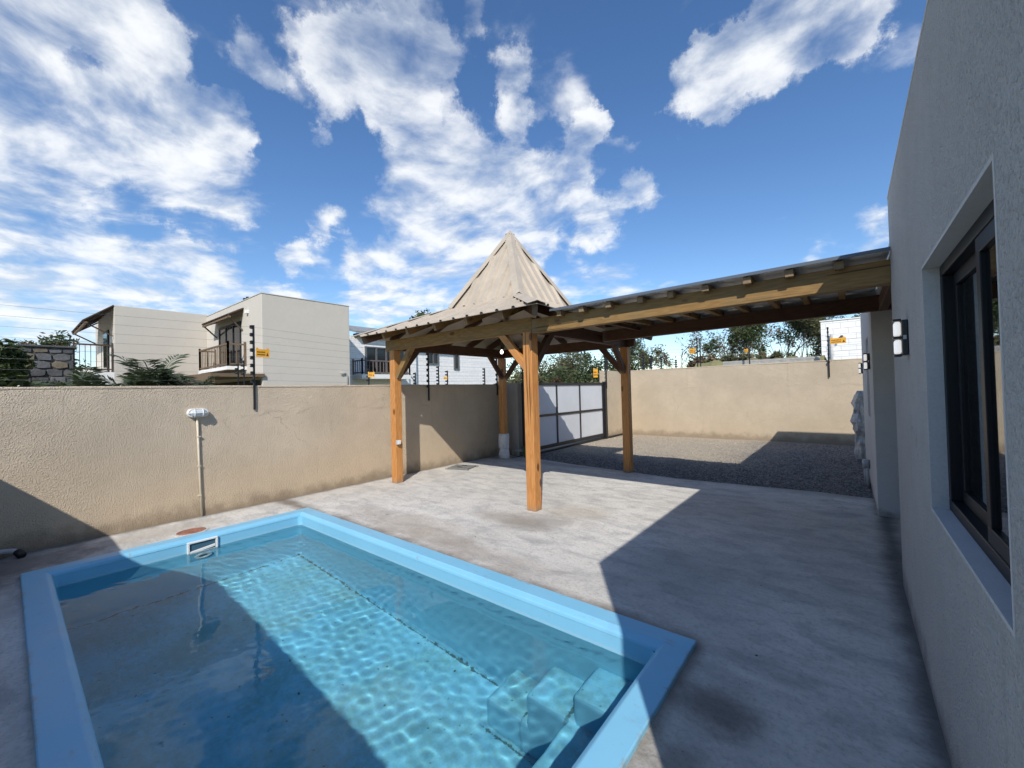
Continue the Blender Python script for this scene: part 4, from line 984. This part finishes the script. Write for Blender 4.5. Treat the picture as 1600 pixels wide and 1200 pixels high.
# porch roof in timber under the balcony
pw = bar('porch_roof', (WX, KY-.9, 2.62), (KX+.1, KY-.9, 2.52), 1.9, .14, M_DECKW, h1, bevel=0)
bar('porch_fascia', (WX, KY-1.9, 2.46), (KX+.1, KY-1.9, 2.36), .06, .22, M_DECKW, pw, bevel=0)
bx('porch_shade_sheet', (WX, KX-.2, KY-.02, KY-.003, -.16, 2.35), M_DARKIN, h1)  # dark sheet over the wall stands for the shade under the porch roof
boxes('porch_post', [(KX-.1, KX+.05, KY-1.85, KY-1.7, -.16, 2.36)], M_DECKW, h1)
# wing end: tall window, awning, terrace with rail and stone wall
awning(-31.8, WX+.02, WYY, 6.1, 1.02, .82, h1)
wq = on_y(167, 520, WYY)
w2 = bx('window', (-29.6, -28.1, WYY-.06, WYY, 3.0, 5.1), M_FRAME, h1)
bx('pane', (-29.45, -28.25, WYY-.075, WYY-.062, 3.1, 5.0), M_DGLASS, w2)
t_r = [on_x(178, 540, WX-.1).y, on_x(115, 540, WX-.1).y]
bx('terrace_slab', (-33, WX, on_x(30, 560, WX).y, WYY, -.16, 2.95), M_WHITEW, h1)
railing([(WX-.06, WYY-.06), (WX-.06, t_r[1])], 3.0, 4.2, h1, sp=.17, mat=M_AWN, w=.06)
bx('low_wall', (-33, -32.8, -1, WYY, 2.95, 3.5), M_WHITEW, h1)
# small security camera fittings
bx('wall_fitting', (KX-1.6, KX-1.45, KY-.12, KY, 5.35, 5.5), M_WHITEW, h1)
pL = on_x(541, 583, KX+.1)
lp = tubeo('yard_light', [(KX+.02, pL.y+.1, 1.5), (KX+.02, pL.y+.1, pL.z-.15), (KX+.05, pL.y, pL.z), (KX+.1, pL.y-.3, pL.z+.02)], .035, M_GPLAST, h1)

# neighbour's stone garden wall, stone by stone
sy0, sy1 = on_x(30, 560, WX+.1).y, on_x(115, 560, WX+.1).y; sz1 = on_x(70, 541, WX+.1).z
sw = thing('stone_wall', 'dark field-stone wall at the terrace of the cream house', 'wall', (WX+.05, (sy0+sy1)/2, 0))
bx('mortar_core', (WX+.02, WX+.30, sy0, sy1, -.16, sz1-.06), M_MORTAR, sw)
bx('coping_slab', (WX-.05, WX+.42, sy0-.05, sy1+.05, sz1-.06, sz1+.02), M_STONE[1], sw, bevel=.02)
z = 1.7; rs = random.Random(11)
while z < sz1-.12:
    h = min(rs.uniform(.26, .42), sz1-.08-z); y = sy0+.02
    while y < sy1-.08:
        w_ = min(rs.uniform(.25, .62), sy1-.02-y)
        bm = bmesh.new(); x0 = WX+.28; dx = rs.uniform(.04, .10)
        n = 9; ring0 = []; ring1 = []; cy_, cz_ = y+w_/2, z+h/2
        for k in range(n):
            a = 2*math.pi*k/n + rs.uniform(-.2, .2); s = min(1/max(.01, abs(math.cos(a))), 1/max(.01, abs(math.sin(a))), 1.38)*rs.uniform(.94, 1.03)
            yy, zz_ = cy_+math.cos(a)*s*(w_/2-.008), cz_+math.sin(a)*s*(h/2-.008)
            ring0.append(bm.verts.new((x0, yy, zz_))); ring1.append(bm.verts.new((x0+dx, cy_+(yy-cy_)*.9, cz_+(zz_-cz_)*.88)))
        for k in range(n): bm.faces.new((ring0[k], ring0[(k+1) % n], ring1[(k+1) % n], ring1[k]))
        bm.faces.new(ring1); mk('stone', bm, M_STONE[rs.choice((0, 0, 1, 1, 2, 3))], sw)
        y += w_
    z += h

# white house behind the gazebo
h2 = thing('white_house', 'white painted blockwork house with small balcony behind the gazebo', 'house', (-24, 17, 0))
X2 = -21.5
y_a, y_b, y_c = on_x(546, 560, X2).y, on_x(650, 560, X2).y, on_x(792, 560, X2).y
zt = on_x(560, 525, X2).z
bx('wall', (X2-7, X2, y_a, y_b, -.16, zt), M_BLOCK, h2); bx('wall', (X2-7, X2-.25, y_b, y_c, -.16, zt-.1), M_BLOCK, h2)
ra = on_x(551, 521, X2); rb = on_x(556, 511, X2)
bm = bmesh.new()
for (x, z) in ((X2+.35, zt+.05), (X2+.35, zt+.18), (X2-1.8, zt+.8), (X2-1.8, zt+.68)): pass
q = [(X2+.4, ra.z), (X2+.4, ra.z+.12), (X2-2.2, rb.z+.45), (X2-2.2, rb.z+.3)]
A = [bm.verts.new((x, y_a+.2, z)) for x, z in q]; B = [bm.verts.new((x, y_b+3, z)) for x, z in q]
for k in range(4): bm.faces.new((A[k], A[(k+1) % 4], B[(k+1) % 4], B[k]))
bm.faces.new(A[::-1]); bm.faces.new(B); mk('roof', bm, M_TILE, h2)
bx('roof_fascia', (X2-.1, X2+.3, y_a+.3, y_b+3, zt, ra.z), M_FRAME, h2)
def window2(u0, v0, u1, v1, X, n, nm='window'):
    p0, p1 = on_x(u0, v0, X), on_x(u1, v1, X); ya, yb, za, zb = p0.y, p1.y, p1.z, p0.z
    f = boxes(nm, [(X, X+.08, ya-.06, yb+.06, zb, zb+.07), (X, X+.08, ya-.06, yb+.06, za-.07, za)] + [(X, X+.08, ya+(yb-ya)*k/n-.05, ya+(yb-ya)*k/n+.05, za, zb) for k in range(n+1)], mat_fr2, h2)
    for k in range(n): bx('pane', (X+.01, X+.02, ya+(yb-ya)*k/n+.05, ya+(yb-ya)*(k+1)/n-.05, za, zb), M_DGLASS, f)
    return ya, yb, za, zb
mat_fr2 = mat_plain('grey_window_frame', (.12, .12, .125), .5)
ya, yb, za, zb = window2(571, 543, 632, 583, X2, 4)
by0, by1 = on_x(565, 570, X2+.9).y, on_x(639, 570, X2+.9).y
zs = on_x(590, 585, X2+.9).z; zr = on_x(590, 564, X2+.9).z
bx('balcony_slab', (X2, X2+1.0, by0-.05, by1+.05, zs-.25, zs), M_WHITEW, h2)
railing([(X2+.05, by0), (X2+.95, by0), (X2+.95, by1), (X2+.05, by1)], zs+.02, zr, h2, sp=.22, mat=mat_plain('taupe_rail', (.16, .13, .12), .7), w=.06)
window2(668, 540, 684, 568, X2-.25, 2); window2(709, 545, 716, 576, X2-.25, 1)

# white block building beyond the yard wall
h3 = thing('block_building', 'white block gable beyond the tall yard wall', 'building', (2, 22, 0))
pa, pb_ = on_y(1282, 503, 20), on_y(1340, 497, 20)
boxes('wall', [(pa.x, pa.x+9, 20, 26, -.16, pa.z)], M_BLOCK, h3)
bx('parapet_cap', (pa.x-.03, pa.x+9, 19.97, 26, pa.z, pa.z+.04), M_WHITEW, h3)
bar('wall_bracket', on_y(1310, 530, 19.9), on_y(1316, 525, 19.7), .06, .06, M_BLACK, h3, bevel=0)
tubeo('standpipe', [on_y(1300, 590, 19.9), on_y(1299, 522, 19.9)], .05, M_GPLAST, h3)
# earth bank behind the yard wall
bm = bmesh.new(); bank = []
for i in range(30):
    u = 1085+7*i; t_ = on_y(u, 560, 15.2); zt_ = 2.42+.18*mn.noise((i*.35, 2, 0))
    bank.append((t_.x, zt_))
A = [bm.verts.new((x, 14.6, 1.9)) for x, z in bank]; B = [bm.verts.new((x, 15.4, z)) for x, z in bank]; C = [bm.verts.new((x, 17.5, z-.1)) for x, z in bank]; D = [bm.verts.new((x, 17.6, -.2)) for x, z in bank]; E0 = [bm.verts.new((x, 14.55, -.2)) for x, z in bank]
for R0, R1 in ((E0, A), (A, B), (B, C), (C, D)):
    for i in range(29): bm.faces.new((R0[i], R0[i+1], R1[i+1], R1[i]))
tag(mk('earth_bank', bm, M_EARTH), None, None, kind='structure')
bx_ = bx('kerb_wall', (on_y(1130, 560, 14.5).x, on_y(1281, 560, 14.5).x, 14.45, 14.6, -.16, 2.36), M_BLOCKC)
tag(bx_, 'grey cement retaining strip along the bank behind the yard wall', 'wall')

# ------------------------------------------------------------------ vegetation
def leaves_mesh(name, centers, n, spread, size, rnd, elong=1.8, flat=1.0):
    vs, fs, tint = [], [], []
    for i in range(n):
        c, cr, ct = centers[rnd.randrange(len(centers))]
        d = Vector((rnd.gauss(0, 1), rnd.gauss(0, 1), rnd.gauss(0, 1)*flat)); d = d.normalized()*cr*rnd.random()**.45
        p = c+d; s = size*rnd.uniform(.6, 1.4)
        a = Vector((rnd.gauss(0, 1), rnd.gauss(0, 1), rnd.gauss(0, .7))).normalized(); b = a.cross(Vector((rnd.gauss(0, 1), rnd.gauss(0, 1), rnd.gauss(0, 1)))).normalized()
        k = len(vs); vs += [p-a*s*elong*.5, p+b*s*.32, p+a*s*elong*.5, p-b*s*.32]; fs.append((k, k+1, k+2, k+3))
        tint += [min(1, max(0, ct+rnd.uniform(-.25, .35)))]*4
    me = bpy.data.meshes.new(name); me.from_pydata(vs, [], fs)
    at = me.attributes.new('tint', 'FLOAT', 'POINT'); at.data.foreach_set('value', tint)
    return me
def limb(bm, rnd, p, d, L, r, depth, tips, n=5, spread=.55):
    pts, rad = [p], [r]; q = p.copy(); dd = d.normalized()
    for k in range(4):
        dd = (dd + Vector((rnd.gauss(0, .13), rnd.gauss(0, .13), rnd.gauss(.03, .08)))).normalized(); q = q+dd*L/4; pts.append(q.copy()); rad.append(r*(1-.09*(k+1)))
    tube(bm, pts, rad, n, cap=False)
    if depth == 0: tips.append(q); return
    for k in range(rnd.choice((2, 3))):
        nd_ = (dd*.8 + Vector((rnd.gauss(0, spread), rnd.gauss(0, spread), rnd.gauss(.12, spread*.6)))).normalized()
        limb(bm, rnd, pts[rnd.choice((3, 4, 4))], nd_, L*rnd.uniform(.58, .8), rad[-1]*.84, depth-1, tips, max(3, n-1), spread)
    if depth <= 1: tips.append(pts[2])
def tree(name, label, base, h, r, seed, mat, nleaf=1500, lsize=.16, depth=3, bark=None, group=None, trunk_r=.09, clump=.5, lean=(0, 0), cat='tree', crown_label=None):
    rnd = random.Random(seed); base = Vector(base); o = thing(name, label, cat, base, group)
    bm = bmesh.new(); tips = []
    limb(bm, rnd, base, Vector((lean[0], lean[1], 1)), h*.42, trunk_r, depth, tips, 7)
    # fit the crown to the wanted height
    zmax = max(t.z for t in tips)-base.z; sc = (h*.93)/zmax
    rmax = max(max(math.hypot(t.x-base.x, t.y-base.y) for t in tips), .1); sr = (r*.85)/rmax
    for v in bm.verts:
        v.co.z = base.z+(v.co.z-base.z)*sc
        k = min(1.0, max(0.0, (v.co.z-base.z)/(h*.5))); v.co.x = base.x+(v.co.x-base.x)*(1+(sr-1)*k); v.co.y = base.y+(v.co.y-base.y)*(1+(sr-1)*k)
    mk('trunk', bm, bark or M_BARK, o, smooth=True)
    cs = []
    for t in tips:
        c = Vector((base.x+(t.x-base.x)*sr, base.y+(t.y-base.y)*sr, base.z+(t.z-base.z)*sc))
        cs.append((c, clump*rnd.uniform(.5, 1.2), rnd.uniform(.05, .7)))
    if nleaf: mko('crown', leaves_mesh('crown', cs, nleaf, r, lsize, rnd), mat, o)
    return o
def bush(name, label, base, w, h, seed, mat, n=1500, lsize=.13, group=None, d=None):
    rnd = random.Random(seed); base = Vector(base); o = thing(name, label, 'bush', base, group); d = d or w*.7
    bm = bmesh.new(); cs = []
    for k in range(16):
        a = rnd.random()*6.28; t = rnd.random()**.6; c = base+Vector((math.cos(a)*w*.5*t, math.sin(a)*d*.5*t, h*rnd.uniform(.25, .92)*(1-.35*t)))
        tube(bm, [base+Vector((math.cos(a)*.1, math.sin(a)*.1, 0)), base+(c-base)*.5+Vector((0, 0, .1)), c], [.04, .025, .008], 4, cap=False)
        cs.append((c, rnd.uniform(.16, .34)*min(w, h), rnd.uniform(0, .65)))
    mk('stem', bm, M_BARK, o); mko('foliage', leaves_mesh('foliage', cs, n, w, lsize, rnd), mat, o)
    return o
def base_at(u, D): p = at_dist(u, 600, D); return (p.x, p.y, -.16)
def height_for(u, v, D): return at_dist(u, v, D).z+.16
G_T = 'trees beyond the yard wall and gate'
# dense scrub behind the gate
for i, (u, v, D, w, m_, lab) in enumerate(((846, 557, 20, 2.6, M_LEAF, 'dark green bush seen just right of the near gazebo post over the gate'), (872, 552, 22, 3.0, M_LEAF2, 'olive bush over the middle of the sliding gate'),
        (900, 560, 20, 2.6, M_DRY, 'brownish dry bush over the gate end'), (925, 562, 19.5, 2.4, M_LEAF, 'dark bush beside the fence posts at the gate end'), (888, 546, 26, 4, M_LEAF2, 'tall loose olive bush behind the dry one'),
        (818, 556, 21, 3, M_LEAF, 'dark bush between the two gazebo posts over the gate'), (860, 578, 16.5, 1.8, M_DRY, 'low dry brown scrub right behind the gate panels'), (912, 580, 16.5, 2.0, M_LEAF2, 'low olive scrub right behind the gate panels'), (797, 575, 22, 2.4, M_LEAF, 'dark bush behind the wrapped gazebo post'), (835, 568, 18, 2.2, M_LEAF2, 'olive bush close behind the gate guide posts'), (885, 566, 18.5, 2.4, M_LEAF, 'dark low bush close behind the middle gate panels'))):
    bush('bush', lab, base_at(u, D), w, height_for(u, v, D), 40+i, m_, 8000, .085, 'scrub behind the gate')
for i, (u, v, D, r, m_, nl, lab) in enumerate(((895, 535, 27, 1.8, M_LEAF2, 1500, 'thin grey-green tree rising over the scrub behind the gate'), (925, 538, 30, 2.2, M_LEAF, 1300, 'dark feathery tree behind the gate end'),
        (985, 528, 24, 1.5, M_LEAF, 900, 'slender dark-leaved tree just right of the far gazebo post'), (1012, 522, 25, 1.6, M_LEAF2, 800, 'slim olive tree with pale bare trunk beyond the yard wall'), (960, 540, 27, 1.4, M_LEAF, 500, 'thin tree behind the braces of the far gazebo post'))):
    tree('tree', lab, base_at(u, D), height_for(u, v, D), r, 80+i, m_, nl*2, .095, 4, M_BARKG, G_T, .09, .38)
for i, (u, v, D, r, lab) in enumerate(((1075, 512, 24, 1.9, 'bare branching tree by the twin fence posts beyond the yard wall'), (1110, 508, 26, 2.0, 'second bare twiggy tree between the twin posts and leafy trees'), (1130, 515, 23, 1.3, 'small bare sapling beside the leafy trees'))):
    tree('bare_tree', lab, base_at(u, D), height_for(u, v-15, D), r, 120+i, M_DRY, 60, .08, 5, M_BARK, 'bare trees beyond the yard wall', .12, .3)
for i, (u, v, D, r, m_, lab) in enumerate(((1150, 500, 24, 1.7, M_LEAF, 'leafy dark tree first in the row beyond the yard wall'), (1180, 494, 25, 2.0, M_LEAF2, 'olive leafy tree second in the row beyond the yard wall'), (1212, 488, 25, 2.1, M_LEAF, 'dense dark tree in the middle of the row beyond the yard wall'),
        (1245, 486, 24, 2.0, M_LEAF2, 'leafy olive tree beside the white block building'), (1272, 482, 26, 2.2, M_LEAF, 'dark tree directly behind the corner of the white block building'), (1310, 480, 29, 2.6, M_LEAF, 'dark tree crown showing over the white block building'), (1345, 476, 29, 2.6, M_LEAF2, 'olive tree crown over the white block building by the annex'))):
    tree('tree', lab, base_at(u, D), height_for(u, v-30, D), r, 150+i, m_, 2600, .085, 5, M_BARK, G_T, .11, .34)
for i, (u, v, D, r) in enumerate(((968, 520, 28, 1.3), (998, 516, 29, 1.2), (1040, 530, 31, 1.0), (1098, 500, 29, 1.5), (1125, 498, 30, 1.5), (1142, 490, 28, 1.4), (1165, 486, 29, 1.5), (1196, 482, 30, 1.6), (1228, 478, 28, 1.5), (1258, 476, 29, 1.5))):
    tree('thin_tree', ('thin olive tree partly hidden by the far gazebo post', 'thin dark tree close beside the slim pale-trunked olive tree', 'thin dry tree standing alone among the far fence posts', 'thin olive tree behind the bare tree by the twin posts', 'thin dark tree behind the second bare twiggy tree',
        'thin dry tree between the bare sapling and first leafy tree', 'thin olive tree between the first and second leafy trees', 'thin dark tree between the second leafy tree and the dense dark one', 'thin dry tree between the dense dark tree and the white block building', 'thin olive tree nearest the edge of the white block building')[i], base_at(u, D), height_for(u, v, D), r, 400+i, (M_LEAF2, M_LEAF, M_DRY)[i % 3], 800, .09, 5, M_BARKG if i % 2 else M_BARK, 'thin trees beyond the yard wall', .10, .32)
for i, (u, D, w, lab) in enumerate(((1104, 16.5, 1.5, 'low dry shrub on the earth bank by the bare trees'), (1140, 16.2, 1.6, 'low olive shrub on the middle of the earth bank'), (1185, 16.4, 1.9, 'low dry shrub on the bank under the leafy trees'), (1230, 16.3, 1.8, 'low olive shrub on the bank beside the white block building'))):
    p = at_dist(u, 565, D); bush('bush', lab, (p.x, p.y, 2.2), w, .55, 190+i, M_DRY if i % 2 == 0 else M_LEAF2, 900, .08, 'shrubs on the earth bank', d=.8)
# trees by the cream house
for i, (u, v, D, r, m_, lab) in enumerate(((-14, 536, 22, .8, M_LEAF, 'dense dark tree beside the stone wall'), (60, 521, 42, 2.6, M_DRY, 'twiggy purplish tree behind the stone wall'), (98, 520, 40, 3.0, M_LEAF, 'dark leafy tree behind the stone wall'), (135, 531, 44, 2.6, M_LEAF2, 'low twiggy tree behind the terrace railing'),
                                           (-40, 540, 24, 1.4, M_LEAF, 'dark tree at the far side of the stone wall'))):
    tree('tree', lab, base_at(u, D), height_for(u, v, D), r, 220+i, m_, 4200 if D < 30 else 1800, .17, 4, M_BARK, 'trees round the cream house', .12, .45 if D < 30 else .6)
bush('bush', 'dark undergrowth at the foot of the stone wall', base_at(4, 26), 1.2, height_for(12, 548, 26), 231, M_LEAF, 3000, .12, 'trees round the cream house')
for i, (u, v, D) in enumerate(((668, 484, 44), (650, 490, 46))):
    tree('tree', ['tree top showing just above the gazebo skirt roof', 'small tree top low over the gazebo skirt roof'][i], base_at(u, D), height_for(u, v, D), 2.2, 240+i, M_LEAF, 1500, .22, 3, M_BARK, G_T, .14, .8)
# palms
def palm(label, base, h, seed, n_fr, L):
    rnd = random.Random(seed); base = Vector(base); o = thing('palm_tree', label, 'palm', base, 'feathery palms before the cream house')
    bm = bmesh.new()
    for k in range(3):
        a = rnd.random()*6.28; tube(bm, [base+Vector((.12*math.cos(a), .12*math.sin(a), 0)), base+Vector((.3*math.cos(a), .3*math.sin(a), h))], [.07, .04], 6)
    mk('trunk', bm, M_BARK, o)
    for k in range(n_fr):
        a = 6.283*k/n_fr+rnd.uniform(-.3, .3); el = rnd.uniform(.35, 1.35); vs, fs, ti = [], [], []
        p = base+Vector((.15*math.cos(a), .15*math.sin(a), h*rnd.uniform(.8, 1.0))); d = Vector((math.cos(a)*math.cos(el), math.sin(a)*math.cos(el), math.sin(el)))
        LL = L*rnd.uniform(.75, 1.15); seg = 16; side = Vector((-math.sin(a), math.cos(a), 0)); tt = rnd.uniform(.1, .7)
        for s in range(seg):
            d = (d+Vector((0, 0, -.085-.02*s/seg*3))).normalized(); q = p+d*LL/seg; k0 = len(vs)
            w = .014; vs += [p-side*w, p+side*w, q+side*w*.8, q-side*w*.8]; fs.append((k0, k0+1, k0+2, k0+3)); ti += [tt]*4
            if s > 2:
                ll = LL*.42*math.sin(math.pi*min(1, (s-1)/seg*.95+.1))
                for sd in (-1, 1):
                    for sub in (0, .5):
                        r0 = p+(q-p)*sub; dr = (side*sd*1.0+d*.65+Vector((0, 0, .25-.5*rnd.random()))).normalized(); k1 = len(vs)
                        m1 = r0+dr*ll*.5; e1 = r0+dr*ll+Vector((0, 0, -.12*ll)); wv = d*.026
                        vs += [r0-wv*.6, m1-wv, e1, m1+wv]; fs.append((k1, k1+1, k1+2, k1+3)); ti += [min(1, max(0, tt+rnd.uniform(-.2, .3)))]*4
            p = q
        me = bpy.data.meshes.new('frond'); me.from_pydata(vs, [], fs)
        at = me.attributes.new('tint', 'FLOAT', 'POINT'); at.data.foreach_set('value', ti); mko('frond', me, M_PALM, o)
for i, (u, v, D, L, n_, lab) in enumerate(((240, 596, 15.5, 1.25, 26, 'tallest feathery palm, before the blank wing of the cream house'), (275, 600, 15.8, 1.1, 24, 'bushy palm beside the porch roof of the cream house'), (205, 604, 15, .95, 22, 'low arching palm under the terrace railing'),
                                           (122, 606, 16, .95, 20, 'dark palm against the stone wall'), (303, 608, 15.2, .8, 16, 'small palm at the edge of the porch roof'), (165, 612, 14.5, .8, 16, 'small palm between stone wall and low arching palm'))):
    b = base_at(u, D); palm(lab, b, height_for(u, v, D)-.1, 300+i, n_, L)
